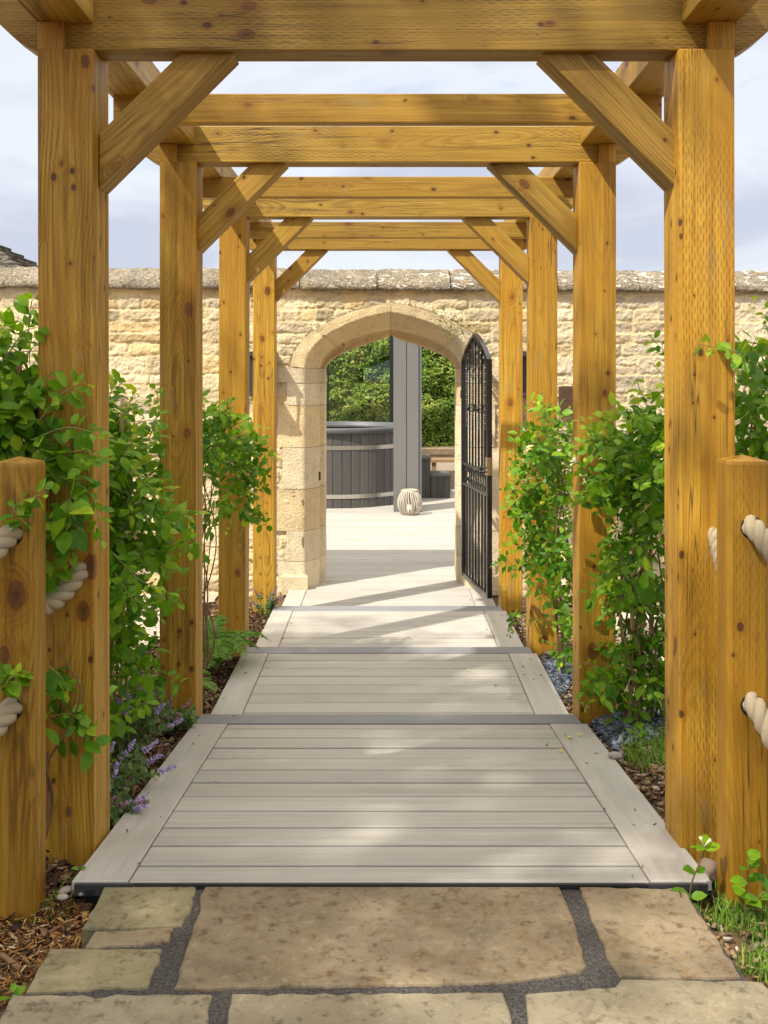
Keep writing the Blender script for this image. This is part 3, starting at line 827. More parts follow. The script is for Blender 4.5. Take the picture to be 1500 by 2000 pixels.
# coping stones
k = NT('weathered_coping'); p = k.obj(); rnd = k.n('ShaderNodeObjectInfo').outputs['Random']
n1 = k.noise(p, 5, 6, 0.7); n2 = k.noise(p, 55, 5, 0.7); n3 = k.noise(k.scalev(p, (1, 1, 2.4)), 13, 5, 0.6, 0.6)
c = k.mix(k.rng(n1, 0.35, 0.65), (0.17, 0.145, 0.108), (0.34, 0.285, 0.205))
c = k.mix(k.rng(n2, 0.46, 0.62, 0, 0.85), c, (0.085, 0.068, 0.045))
c = k.mix(k.rng(n2, 0.30, 0.42, 0.6, 0), c, (0.62, 0.56, 0.46))
s_ = k.n('ShaderNodeSeparateXYZ'); k.l(p, s_.inputs[0])
lich = k.math('MULTIPLY', k.rng(n3, 0.585, 0.62), k.rng(s_.outputs[0], -0.6, 0.6, 0.12, 0.9))
c = k.mix(lich, c, (0.80, 0.76, 0.67))
c = k.mix(k.rng(k.noise(p, 9, 4, 0.6), 0.6, 0.75, 0, 0.5), c, (0.46, 0.34, 0.14))
k.bump(k.math('ADD', n2, n3), 0.8, 0.02); M_coping = k.fin(c, 0.95, 0.1)
xcut = [-5.25, -4.6, -3.9, -3.05, -2.35, -1.62, -0.70, -0.085, 0.50, 1.35, 2.0, 2.75, 3.5, 4.3, 5.25]
prof = [(8.36, 1.932), (8.0, 1.932), (WY - 0.030, 1.934), (WY - 0.036, 1.944), (WY - 0.034, 1.965), (WY - 0.026, 1.982), (WY - 0.005, 2.0), (WY + 0.06, 2.045), (WY + 0.16, 2.095), (WY + 0.255, 2.127), (8.25, 2.09), (8.42, 1.99), (8.43, 1.945), (8.36, 1.932)]
for a, b in zip(xcut[:-1], xcut[1:]):
    n = max(4, int((b-a)/0.018)); xx = np.linspace(a + 0.003, b - 0.003, n)
    pf = []
    for (q0, q1) in zip(prof[:-1], prof[1:]):
        m = max(1, int(math.hypot(q1[0]-q0[0], q1[1]-q0[1])/0.02))
        for j in range(m): pf.append((q0[0]+(q1[0]-q0[0])*j/m, q0[1]+(q1[1]-q0[1])*j/m))
    pf = np.array(pf); m = len(pf)
    Xc = np.repeat(xx[:, None], m, 1); Yc = np.repeat(pf[None, :, 0], n, 0); Zc = np.repeat(pf[None, :, 1], n, 0)
    nn1 = fbm(Xc*9+60, (Yc+Zc)*14+60, 61, 5) - 0.5; nn2 = fbm(Xc*32+60, (Yc-Zc)*40+60, 62, 3) - 0.5
    Zc = Zc + 0.016*nn1 + 0.014*nn2 - 0.006*Xc + random.uniform(-0.006, 0.006); Yc = Yc - 0.022*nn1 - 0.01*nn2 + random.uniform(-0.006, 0.006)
    V = np.stack([Xc, Yc, Zc], -1).reshape(-1, 3)
    i = (np.arange(n-1)[:, None]*m); j = np.arange(m)[None, :]; j2 = (j+1) % m
    fc = np.stack([i+j, i+j2, i+m+j2, i+m+j], -1).reshape(-1, 4)
    caps = [list(range(m)), [(n-1)*m + q for q in reversed(range(m))]]
    mesh_np('coping_stone', V, [tuple(q) for q in fc] + [tuple(q) for q in caps], M_coping, wall, smooth=True)

# small ferns rooted above the arch are added with the plants

# wall lanterns either side of the doorway
k = NT('anthracite_metal'); M_anth = k.fin((0.045, 0.047, 0.052), 0.4, 0.5)
k = NT('clear_glass'); k.b.inputs['Transmission Weight'].default_value = 1.0; k.b.inputs['IOR'].default_value = 1.1; M_glass = k.fin((0.95, 0.97, 0.97), 0.02, 0.3)
for s in (-1, 1):
    x0, x1 = (-1.095, -0.885) if s < 0 else (0.925, 1.125)
    t = empty('wall_lantern', ((x0+x1)/2, WY, 1.25), 'dark grey box lantern fixed to the stone wall %s the arched doorway' % ('left of' if s < 0 else 'right of'), 'wall light', 'wall lights flanking the doorway')
    m = MB(); m.box(x0, x1, WY - 0.035, WY + 0.03, 1.09, 1.445, bev=0.0); m.build('back_plate', M_anth, t)
    m = MB(); m.box(x0 - 0.005, x1 + 0.005, WY - 0.165, WY - 0.0355, 1.405, 1.432); m.build('top_plate', M_anth, t)
    m = MB(); m.box(x0 - 0.005, x1 + 0.005, WY - 0.165, WY - 0.0355, 1.095, 1.118); m.build('bottom_plate', M_anth, t)
    m = MB()
    m.tube([(x0+0.10, WY-0.10, 1.118), (x0+0.10, WY-0.10, 1.20)], 0.02, 12); m.build('lamp_holder', M_anth, t, True)
    for q in (x0+0.012, x1-0.012):
        m = MB(); m.box(q-0.006, q+0.006, WY-0.158, WY-0.146, 1.118, 1.405); m.build('corner_bar', M_anth, t)

# weathered timber trough on the wall at the right
k = NT('weathered_dark_timber'); p = k.obj(); n1 = k.noise(k.scalev(p, (3, 40, 40)), 1.0, 4, 0.7)
M_darkwood = k.fin(k.mix(n1, (0.035, 0.02, 0.013), (0.13, 0.075, 0.045)), 0.85, 0.2)
t = empty('wall_trough', (1.48, WY - 0.1, 0.94), 'dark weathered timber trough fixed to the stone wall behind the right vines', 'trough')
m = MB(); m.box(1.36, 1.60, WY - 0.20, WY - 0.17, 0.96, 1.17); m.build('front_board', M_darkwood, t)
m = MB(); m.box(1.36, 1.60, WY - 0.17, WY - 0.01, 0.945, 0.975); m.build('base_board', M_darkwood, t)
for q in (1.362, 1.57):
    m = MB(); m.box(q, q + 0.028, WY - 0.168, WY - 0.01, 0.98, 1.168); m.build('end_board', M_darkwood, t)

# ================================================================== IRON GATE
k = NT('black_iron'); p = k.obj(); n1 = k.noise(p, 60, 3); k.bump(n1, 0.15, 0.002)
M_iron = k.fin((0.012, 0.012, 0.014), 0.28, 0.6)
k = NT('worn_steel'); M_steel = k.fin((0.62, 0.60, 0.56), 0.3, 0.5, 1.0)
H = Vector((0.612, 7.985, 0)); E = Vector((0.738, 7.125, 0)); gdir = (E - H).normalized(); gw_ = (E - H).length; gn = Vector((-gdir.y, gdir.x, 0))
gate = empty('iron_gate', (H.x, H.y, -0.36), 'tall black wrought iron gate with pointed top standing open at the doorway', 'gate')
def gp(s, z, d=0.0): return H + gdir*s + gn*d + Vector((0, 0, z))
def gbar(m, s0, s1, z0, z1, dep=0.014):
    V = [gp(a, z, d) for z in (z0, z1) for (a, d) in ((s0, -dep/2), (s1, -dep/2), (s1, dep/2), (s0, dep/2))]
    m.add(V, [(0,1,2,3)[::-1], (4,5,6,7), (0,1,5,4), (1,2,6,5), (2,3,7,6), (3,0,4,7)])
zb, zsp, zap = -0.36, 1.36, 1.578
def top_z(s):
    u = abs(s - gw_/2) / (gw_/2); return zsp + (zap - zsp) * (1 - 0.75*u**1.1 - 0.25*u**4)
m = MB(); gbar(m, 0.0, 0.032, zb, zsp + 0.01, 0.034); m.build('hinge_stile', M_iron, gate)
m = MB(); gbar(m, gw_-0.036, gw_, zb, zsp + 0.01, 0.036); m.build('latch_stile', M_iron, gate)
for rz in (zb + 0.004, 0.374, 0.536):
    m = MB(); gbar(m, 0.0325, gw_ - 0.0365, rz, rz + 0.022, 0.024); m.build('rail', M_iron, gate)
m = MB()
ss = np.linspace(0.012, gw_ - 0.014, 44)
for a, b in zip(ss[:-1], ss[1:]):
    za, zb2 = top_z(a), top_z(b); V = []
    for (q, z) in ((a, za), (b, zb2)):
        for (dz, d) in ((-0.028, -0.018), (-0.028, 0.018), (0, 0.018), (0, -0.018)): V.append(gp(q, z+dz, d))
    m.add(V, [(0,1,5,4), (1,2,6,5), (2,3,7,6), (3,0,4,7), (0,3,2,1), (4,5,6,7)])
m.build('arched_head', M_iron, gate)
nb = 7
for i in range(nb):
    s = 0.035 + (gw_ - 0.07) * (i + 1)/(nb + 1); m = MB()
    tw = (i % 2 == 0)
    for (za, zc_) in ((zb + 0.026, 0.374), (0.558, top_z(s) - 0.03)):
        if not tw: gbar(m, s-0.0065, s+0.0065, za, zc_, 0.013)
        else:
            L = zc_ - za; n = int(L/0.006); V = []
            lo, hi = (za + 0.05, za + 0.42) if za < 0 else (za + 0.30, za + 0.78)
            ang = 0
            for j in range(n+1):
                z = za + L*j/n
                if lo < z < hi: ang += 2*PI*0.006/0.034
                for q in range(4):
                    an = ang + PI/4 + q*PI/2; rr_ = 0.0105
                    V.append(gp(s + rr_*math.cos(an), z, rr_*math.sin(an)))
            m.add(V, [(j*4+q, j*4+(q+1) % 4, j*4+4+(q+1) % 4, j*4+4+q) for j in range(n) for q in range(4)])
    m.build('gate_bar', M_iron, gate)
# scroll band and head scrolls
m = MB()
def scroll(s, z, r, flip=1, turns=1.6, up=1):
    P = []
    for j in range(30):
        t = j/29; a = t*turns*2*PI; q = r*(1 - 0.82*t)
        P.append(gp(s + flip*(r - q*math.cos(a)) - flip*r, z + up*q*math.sin(a), 0.008))
    m.tube(P, 0.0055, 6)
for i in range(10):
    s = 0.055 + (gw_-0.11)*(i+0.5)/10
    scroll(s, 0.505, 0.026, 1 if i % 2 else -1, up=1); scroll(s, 0.432, 0.026, -1 if i % 2 else 1, up=-1)
    m.tube([gp(s, 0.40, 0.008), gp(s + 0.012, 0.467, 0.010), gp(s, 0.535, 0.008)], 0.005, 6)
m.build('scroll_band', M_iron, gate, True)
m = MB()
for i in range(8):
    s = 0.08 + (gw_-0.16)*(i+0.5)/8; zz = top_z(s) - 0.075
    scroll(s, zz, 0.034, 1 if i < 4 else -1, up=1); scroll(s, zz - 0.06, 0.024, -1 if i < 4 else 1, up=-1)
m.build('head_scroll', M_iron, gate, True)
for s in (gw_*0.30, gw_*0.66):
    m = MB(); c0 = gp(s, 1.0)
    for pz in range(8):
        a = 2*PI*pz/8
        m.tube([gp(s, 1.0, 0.018), gp(s + 0.022*math.cos(a), 1.0 + 0.022*math.sin(a), 0.024), gp(s + 0.042*math.cos(a), 1.0 + 0.042*math.sin(a), 0.012)], [0.010, 0.013, 0.004], 6)
    m.tube([gp(s, 1.0, 0.01), gp(s, 1.0, 0.036)], [0.014, 0.007], 8)
    m.tube([gp(s, 1.0, -0.01), gp(s, 1.0, -0.036)], [0.030, 0.007], 8)
    m.build('rosette', M_iron, gate, True)
m = MB(); gbar(m, gw_ - 0.050, gw_ + 0.003, 0.53, 0.66, 0.040); m.build('lock_case', M_steel, gate)
m = MB()
for dz in (0.585, 0.555):
    m.tube([gp(gw_ - 0.018, dz, -0.02), gp(gw_ - 0.018, dz, -0.055)], [0.007, 0.009], 8); m.tube([gp(gw_ - 0.018, dz, -0.055), gp(gw_ - 0.018, dz, -0.075)], [0.016, 0.014], 10)
m.build('latch_knob', M_iron, gate, True)
for z in (1.10, -0.12):
    m = MB(); m.tube([gp(-0.015, z-0.06), gp(-0.015, z+0.06)], 0.014, 10); gbar(m, -0.07, -0.012, z-0.03, z+0.03, 0.016); m.build('hinge', M_iron, gate)

# iron keep on the left jamb
t = MB(); t.box(-0.562, -0.548, 8.02, 8.075, 0.40, 0.465)
k = NT('rusty_iron'); p = k.obj(); M_rust = k.fin(k.mix(k.noise(p, 50, 4), (0.05, 0.022, 0.012), (0.14, 0.07, 0.03)), 0.9, 0.2)
tag(t.build('latch_keep', M_rust, None, origin=(-0.55, 8.05, 0.42)), 'small rusty iron latch keep set in the left jamb of the doorway', 'latch')

# ================================================================== THINGS BEYOND THE ARCH
TZ = -0.449
# hot tub
k = NT('charcoal_staves'); p = k.obj(); at = k.attr(); n1 = k.noise(k.scalev(p, (50, 50, 2)), 1.0, 4, 0.65)
c = k.mix(n1, (0.062, 0.058, 0.055), (0.125, 0.118, 0.112)); cv = k.n('ShaderNodeCombineXYZ')
for i in range(3): k.l(k.rng(at.outputs['Fac'], 0, 1, 0.75, 1.2), cv.inputs[i])
c = k.mix(1.0, c, cv.outputs[0], 'MULTIPLY'); k.bump(n1, 0.3, 0.003); M_stave = k.fin(c, 0.55, 0.4)
k = NT('grey_moulded_rim'); M_rim = k.fin((0.085, 0.088, 0.092), 0.5, 0.4)
k = NT('pool_water'); M_water = k.fin((0.012, 0.02, 0.024), 0.08, 0.5)
tub = empty('hot_tub', (-0.70, 13.62, TZ), 'round charcoal stave hot tub with two bright steel bands on the terrace', 'hot tub')
m = MB(); RT = 0.99; ns = 52
for i in range(ns):
    a0 = 2*PI*(i + 0.02)/ns; a1 = 2*PI*(i + 0.98)/ns; cx, cy = tub.location.x, tub.location.y; V = []
    for z in (TZ, 0.52):
        for (a, r) in ((a0, RT - 0.004), (a0 + 0.01, RT), (a1 - 0.01, RT), (a1, RT - 0.004), (a1, RT - 0.05), (a0, RT - 0.05)):
            V.append((cx + r*math.cos(a), cy + r*math.sin(a), z))
    m.add(V, [(j, (j+1) % 6, 6+(j+1) % 6, 6+j) for j in range(6)] + [(6,7,8,9,10,11)], random.random())
m.build('stave_wall', M_stave, tub)
m = MB(); m.lathe([(0.90, 0.50), (1.02, 0.505), (1.035, 0.52), (1.035, 0.565), (1.02, 0.575), (0.985, 0.578), (0.965, 0.57), (0.96, 0.20)], *tub.location[:2], n=90); m.build('rim', M_rim, tub, True)
m = MB(); m.lathe([(0.0, 0.40), (0.962, 0.40)], *tub.location[:2], n=60); m.build('water', M_water, tub)
for zz in (0.325, -0.30):
    m = MB(); m.lathe([(RT + 0.001, zz - 0.028), (RT + 0.006, zz - 0.026), (RT + 0.006, zz + 0.026), (RT + 0.001, zz + 0.028)], *tub.location[:2], n=104); m.build('steel_band', M_steel, tub)
# steps to the tub
st = empty('tub_steps', (0.62, 14.0, TZ), 'pair of dark grey boarded steps standing right of the grey column', 'steps')
m = MB()
for i in range(4): m.box(0.30 + 0.1085*i*0 + i*0.075, 0.30 + i*0.075 + 0.072, 13.72, 14.4, TZ, 0.085, random.random())
m.build('upper_step', M_stave, st)
m = MB()
for i in range(3): m.box(0.605 + i*0.09, 0.605 + i*0.09 + 0.087, 13.70, 14.35, TZ, -0.155, random.random())
m.build('lower_step', M_stave, st)
m = MB(); m.box(0.604, 0.885, 13.685, 14.36, -0.153, -0.13, 0.9); m.box(0.28, 0.606, 13.70, 14.42, 0.087, 0.108, 0.9); m.build('tread', M_stave, st)

# grey column and glazed side of a garden shelter
k = NT('painted_grey_metal'); p = k.obj(); n1 = k.noise(k.scalev(p, (20, 20, 1)), 1.0, 3); M_greymetal = k.fin(k.mix(n1, (0.150, 0.145, 0.140), (0.175, 0.169, 0.162)), 0.45, 0.4)
sh = empty('garden_shelter', (0.24, 12.4, TZ), 'light grey square column of a garden shelter with dark framed glass', 'shelter')
m = MB(); m.box(0.075, 0.233, 12.30, 12.66, TZ, 2.40, bev=0.004)
m.box(0.241, 0.385, 12.30, 12.66, TZ, 2.40, bev=0.004); m.build('column', M_greymetal, sh)
m = MB(); m.box(0.2335, 0.2405, 12.315, 12.645, TZ, 2.39); m.build('column_groove', M_black, sh)
k = NT('slate_grey_metal'); M_slate_metal = k.fin((0.16, 0.165, 0.185), 0.45, 0.4)
m = MB(); m.box(0.3865, 0.425, 12.32, 12.64, TZ, 2.40); m.build('gutter_pipe', M_slate_metal, sh)
m = MB(); m.box(-3.4, 0.40, 12.28, 12.68, 2.401, 2.52); m.build('roof_beam', M_greymetal, sh)
m = MB(); m.box(-3.4, -3.1, 12.3, 12.66, TZ, 2.40); m.build('column', M_greymetal, sh)
# glass screen stands behind the tub
k = NT('screen_glass'); k.b.inputs['Transmission Weight'].default_value = 1.0; k.b.inputs['IOR'].default_value = 1.45; M_pane = k.fin((0.86, 0.95, 0.95), 0.0, 0.5)
t = empty('glass_screen', (-0.8, 14.72, TZ), 'clear glass screen in a thin black frame between hot tub and hedge', 'glass screen')
m = MB(); m.box(-2.6, 0.03, 14.70, 14.71, TZ + 0.3, 2.2); m.build('pane', M_pane, t)
m = MB(); m.box(-0.90, -0.875, 14.685, 14.725, TZ, 2.22); m.box(0.031, 0.085, 14.68, 14.73, TZ, 2.22); m.box(-2.6, 0.0305, 14.685, 14.725, 2.201, 2.23); m.build('frame', M_black, t)

# low retaining wall with sawn coping under the hedge
k = NT('render_cream'); p = k.obj(); n1 = k.noise(p, 14, 4); M_render = k.fin(k.mix(n1, (0.50, 0.43, 0.32), (0.62, 0.55, 0.43)), 0.9, 0.1)
t = empty('retaining_wall', (0.2, 15.0, TZ), 'low cream retaining wall with sandy coping below the clipped hedge', 'wall')
m = MB(); m.box(-4, 4, 14.95, 15.25, TZ, 0.06); m.build('rendered_face', M_render, t)
m = MB(); m.box(-4, 4, 14.90, 15.28, 0.061, 0.155, bev=0.01); m.build('coping', M_flag_warm, t)
k = NT('oak_bench'); p = k.obj(); M_benchw = k.fin(k.mix(k.noise(k.scalev(p, (3, 60, 60)), 1), (0.20, 0.12, 0.06), (0.34, 0.22, 0.12)), 0.6, 0.3)
t = empty('timber_bench', (1.1, 14.7, TZ), 'low brown timber bench slab in front of the cream retaining wall', 'bench')
m = MB(); m.box(0.62, 1.6, 14.55, 14.85, -0.03, 0.02, bev=0.006); m.build('seat', M_benchw, t)
for q in (0.66, 1.5):
    m = MB(); m.box(q, q + 0.06, 14.58, 14.82, TZ, -0.031); m.build('leg', M_benchw, t)

# wicker lantern
k = NT('whitewashed_wicker'); p = k.obj(); M_wick = k.fin(k.mix(k.noise(p, 40, 3), (0.34, 0.29, 0.22), (0.62, 0.57, 0.48)), 0.75, 0.2)
lx, ly = 0.272, 12.08
t = empty('wicker_lantern', (lx, ly, TZ), 'round whitewashed wicker lantern on the terrace at foot of the column', 'lantern')
m = MB()
for i in range(30):
    a = 2*PI*i/30 + random.uniform(-.03, .03); P = []
    for j in range(13):
        u = j/12; z = TZ + 0.012 + 0.275*u; r = 0.085 + 0.062*math.sin(PI*min(1, 0.08 + u*0.90))**0.8
        P.append((lx + r*math.cos(a + 0.06*math.sin(u*5)), ly + r*math.sin(a + 0.06*math.sin(u*5)), z))
    m.tube(P, 0.0062, 6)
m.build('rib', M_wick, t, True)
for (r, z) in ((0.094, TZ + 0.290), (0.088, TZ + 0.300), (0.100, TZ + 0.014), (0.096, TZ + 0.006)):
    m = MB(); m.tube([(lx + r*math.cos(a), ly + r*math.sin(a), z) for a in np.linspace(0, 2*PI, 33)], 0.0075, 6); m.build('hoop', M_wick, t, True)
m = MB(); m.tube([(lx - 0.11*math.cos(q), ly - 0.03 - 0.02*math.sin(q), TZ + 0.292 + 0.018*math.sin(q)) for q in np.linspace(0, PI, 15)], 0.006, 6); m.build('handle', M_wick, t, True)
m = MB(); m.tube([(lx, ly, TZ + 0.01), (lx, ly, TZ + 0.12)], 0.035, 16); k = NT('candle_wax'); M_wax = k.fin((0.75, 0.70, 0.60), 0.5, 0.4); m.build('candle', M_wax, t, True)

# outbuilding with a stone slate roof behind the wall
k = NT('stone_slates'); p = k.obj(); br = k.n('ShaderNodeTexBrick'); k.l(k.scalev(p, (3.2, 3.2, 3.2)), br.inputs['Vector'])
n1 = k.noise(p, 6, 6, 0.7); n2 = k.noise(p, 22, 5, 0.7, 0.5)
c = k.mix(k.rng(n1, 0.4, 0.62), (0.055, 0.046, 0.036), (0.15, 0.13, 0.10)); c = k.mix(k.rng(n2, 0.58, 0.64), c, (0.55, 0.52, 0.47)); c = k.mix(k.rng(n2, 0.3, 0.4, 1, 0), c, (0.10, 0.085, 0.03))
k.bump(n2, 1.0, 0.05); M_slates = k.fin(c, 0.95, 0.1)
t = empty('outbuilding', (-7.2, 16.5, -0.5), 'outbuilding with mossy stone slate roof showing above wall at far left', 'outbuilding')
m = MB(); m.box(-9.5, -4.95, 14.8, 19.0, -0.5, 2.33); m.build('wall', M_render, t)
V = []; 
nu, nv = 60, 30
Vr = []; 
# hipped roof: four slopes, front one finely stepped in slate courses
e0, e1, ef, eb, zr0, zr1 = -9.7, -4.85, 14.6, 19.2, 2.34, 3.62
ridge = ((-8.0, 16.9), (-6.9, 16.9))
def rp(x, y, z): return (x, y, z)
cr_ = 13
for q in range(cr_):
    t0, t1 = q/cr_, (q+1)/cr_
    lift = 0.03
    for (A, B, C_, D_) in (((e0, ef), (e1, ef), ridge[1], ridge[0]), ((e1, ef), (e1, eb), ridge[1], ridge[1]), ((e1, eb), (e0, eb), ridge[0], ridge[1]), ((e0, eb), (e0, ef), ridge[0], ridge[0])):
        def lp(P, Q, t): return (P[0]+(Q[0]-P[0])*t, P[1]+(Q[1]-P[1])*t)
        a0, a1 = lp(A, D_, t0), lp(B, C_, t0); b0, b1 = lp(A, D_, t1), lp(B, C_, t1)
        za, zb_ = zr0 + (zr1-zr0)*t0, zr0 + (zr1-zr0)*t1
        ns_ = max(2, int(math.hypot(a1[0]-a0[0], a1[1]-a0[1])/0.22))
        for j in range(ns_):
            u0, u1 = j/ns_, (j+1)/ns_; dz = random.uniform(0, 0.025)
            pA = lp(a0, a1, u0); pB = lp(a0, a1, u1); pC = lp(b0, b1, u1); pD = lp(b0, b1, u0)
            Vr.append([(pA[0], pA[1], za + lift + dz), (pB[0], pB[1], za + lift + dz), (pC[0], pC[1], zb_ + dz*0.3), (pD[0], pD[1], zb_ + dz*0.3), (pA[0], pA[1], za - 0.02), (pB[0], pB[1], za - 0.02)])
m = MB()
for q in Vr: m.add(q, [(0, 1, 2, 3), (4, 5, 1, 0)])
m.build('roof', M_slates, t)
TREE_N, TREE_C, TREE_R, TREE_K = 7000, (-4.2, -0.75, 7.2), (2.45, 2.0, 1.0), 66
# ================================================================== PLANTS
def leaf_mat(name, stops, trans=0.35, rough=0.42, veins=True):
    k = NT(name); at = k.attr(); p = k.obj()
    r = k.n('ShaderNodeValToRGB'); els = r.color_ramp.elements
    while len(els) < len(stops): els.new(0.5)
    for e, (pos, c) in zip(els, stops): e.position = pos; e.color = c + (1,)
    k.l(at.outputs['Fac'], r.inputs[0])
    n1 = k.noise(p, 45, 2)
    c = k.mix(k.rng(n1, 0.35, 0.7, 0, 0.35), r.outputs[0], tuple(v*0.55 for v in stops[0][1]))
    k.fin(c, rough, 0.22)
    tr = k.n('ShaderNodeBsdfTranslucent'); mx = k.n('ShaderNodeMixShader'); mx.inputs[0].default_value = trans
    c2 = k.mix(1.0, c, (1.5, 1.6, 0.7, 1), 'MULTIPLY'); k.l(c2, tr.inputs[0])
    k.l(k.b.outputs[0], mx.inputs[1]); k.l(tr.outputs[0], mx.inputs[2]); k.l(mx.outputs[0], k.o.inputs[0])
    return k.m
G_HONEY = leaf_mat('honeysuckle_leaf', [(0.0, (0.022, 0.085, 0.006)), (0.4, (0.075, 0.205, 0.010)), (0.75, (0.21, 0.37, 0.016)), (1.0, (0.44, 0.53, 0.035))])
G_HEDGE = leaf_mat('hedge_leaf', [(0.0, (0.050, 0.115, 0.018)), (0.5, (0.145, 0.25, 0.035)), (0.85, (0.30, 0.38, 0.055)), (1.0, (0.46, 0.46, 0.10))], 0.3)
G_TREE = leaf_mat('tree_leaf', [(0.0, (0.03, 0.08, 0.02)), (1.0, (0.07, 0.16, 0.03))], 0.3)
G_HERB = leaf_mat('herb_leaf', [(0.0, (0.05, 0.10, 0.035)), (0.6, (0.11, 0.19, 0.06)), (1.0, (0.20, 0.29, 0.10))], 0.3, 0.6)
G_FERN = leaf_mat('fern_leaf', [(0.0, (0.07, 0.16, 0.025)), (1.0, (0.20, 0.36, 0.06))], 0.4, 0.5)
G_GRASS = leaf_mat('grass_blade', [(0.0, (0.07, 0.17, 0.02)), (0.6, (0.20, 0.36, 0.045)), (0.9, (0.36, 0.44, 0.08)), (1.0, (0.48, 0.42, 0.18))], 0.35, 0.5)
k = NT('vine_stem'); p = k.obj(); M_stem = k.fin(k.mix(k.noise(p, 30), (0.10, 0.055, 0.03), (0.22, 0.13, 0.065)), 0.8, 0.2)
k = NT('green_shoot'); p = k.obj(); M_shoot = k.fin(k.mix(k.noise(p, 20), (0.16, 0.22, 0.05), (0.30, 0.30, 0.09)), 0.6, 0.3)
k = NT('cream_flower'); at = k.attr(); M_flower = k.fin(k.mix(at.outputs['Fac'], (0.72, 0.50, 0.10), (0.85, 0.78, 0.52)), 0.6, 0.3)
k = NT('lilac_flower'); at = k.attr(); M_lilac = k.fin(k.mix(at.outputs['Fac'], (0.24, 0.17, 0.40), (0.52, 0.42, 0.62)), 0.7, 0.2)
k = NT('faded_flower'); at = k.attr(); M_faded = k.fin(k.mix(at.outputs['Fac'], (0.16, 0.08, 0.10), (0.36, 0.24, 0.26)), 0.8, 0.2)
k = NT('bamboo'); p = k.obj(); n1 = k.noise(k.scalev(p, (60, 60, 4)), 1, 3); M_bamboo = k.fin(k.mix(n1, (0.42, 0.25, 0.10), (0.60, 0.42, 0.20)), 0.5, 0.4)

# ovate leaf: midrib + two folded halves
LV = np.array([(0,0,0),(0.16,.14,.03),(0,.14,0),(-.16,.14,.03),(.29,.42,.055),(0,.42,.0),(-.29,.42,.055),(.21,.74,.03),(0,.74,-.02),(-.21,.74,.03),(0,1.0,-.09)])
LQ = np.array([(2,1,4,5),(3,2,5,6),(5,4,7,8),(6,5,8,9)]); LT = np.array([(0,1,2),(0,2,3),(8,7,10),(9,8,10)])
SV = np.array([(0,0,0),(.26,.45,.06),(0,.5,0),(-.26,.45,.06),(0,1,-.08)]); SQ = np.array([(0,1,4,2),(0,2,4,3)])
def unit(a): return a / np.maximum(np.linalg.norm(a, axis=-1, keepdims=True), 1e-9)
def leaves(P, D, N, size, tint, simple=False, widthf=None):
    """P base points, D directions of the midribs, N upper-side normals"""
    D = unit(D); X = unit(np.cross(D, N)); Nn = np.cross(X, D)
    T = SV if simple else LV
    w_ = np.ones(len(P)) if widthf is None else widthf
    V = (P[:, None, :] + size[:, None, None]*(T[None, :, 0, None]*w_[:, None, None]*X[:, None, :] + T[None, :, 1, None]*D[:, None, :] + T[None, :, 2, None]*Nn[:, None, :]))
    n = len(T); off = (np.arange(len(P))*n)[:, None, None]
    Fs = [(SQ[None]+off).reshape(-1, 4)] if simple else [(LQ[None]+off).reshape(-1, 4), (LT[None]+off).reshape(-1, 3)]
    return V.reshape(-1, 3), Fs, np.repeat(tint, n)
def merge(parts):
    Vs, Fq, Ft, Cs, b = [], [], [], [], 0
    for V, Fs, c in parts:
        Vs.append(V); Cs.append(c)
        for f in Fs: (Fq if f.shape[1] == 4 else Ft).append(f + b)
        b += len(V)
    fs = []
    if Fq: fs.append(np.concatenate(Fq))
    if Ft: fs.append(np.concatenate(Ft))
    return np.concatenate(Vs), fs, np.concatenate(Cs)

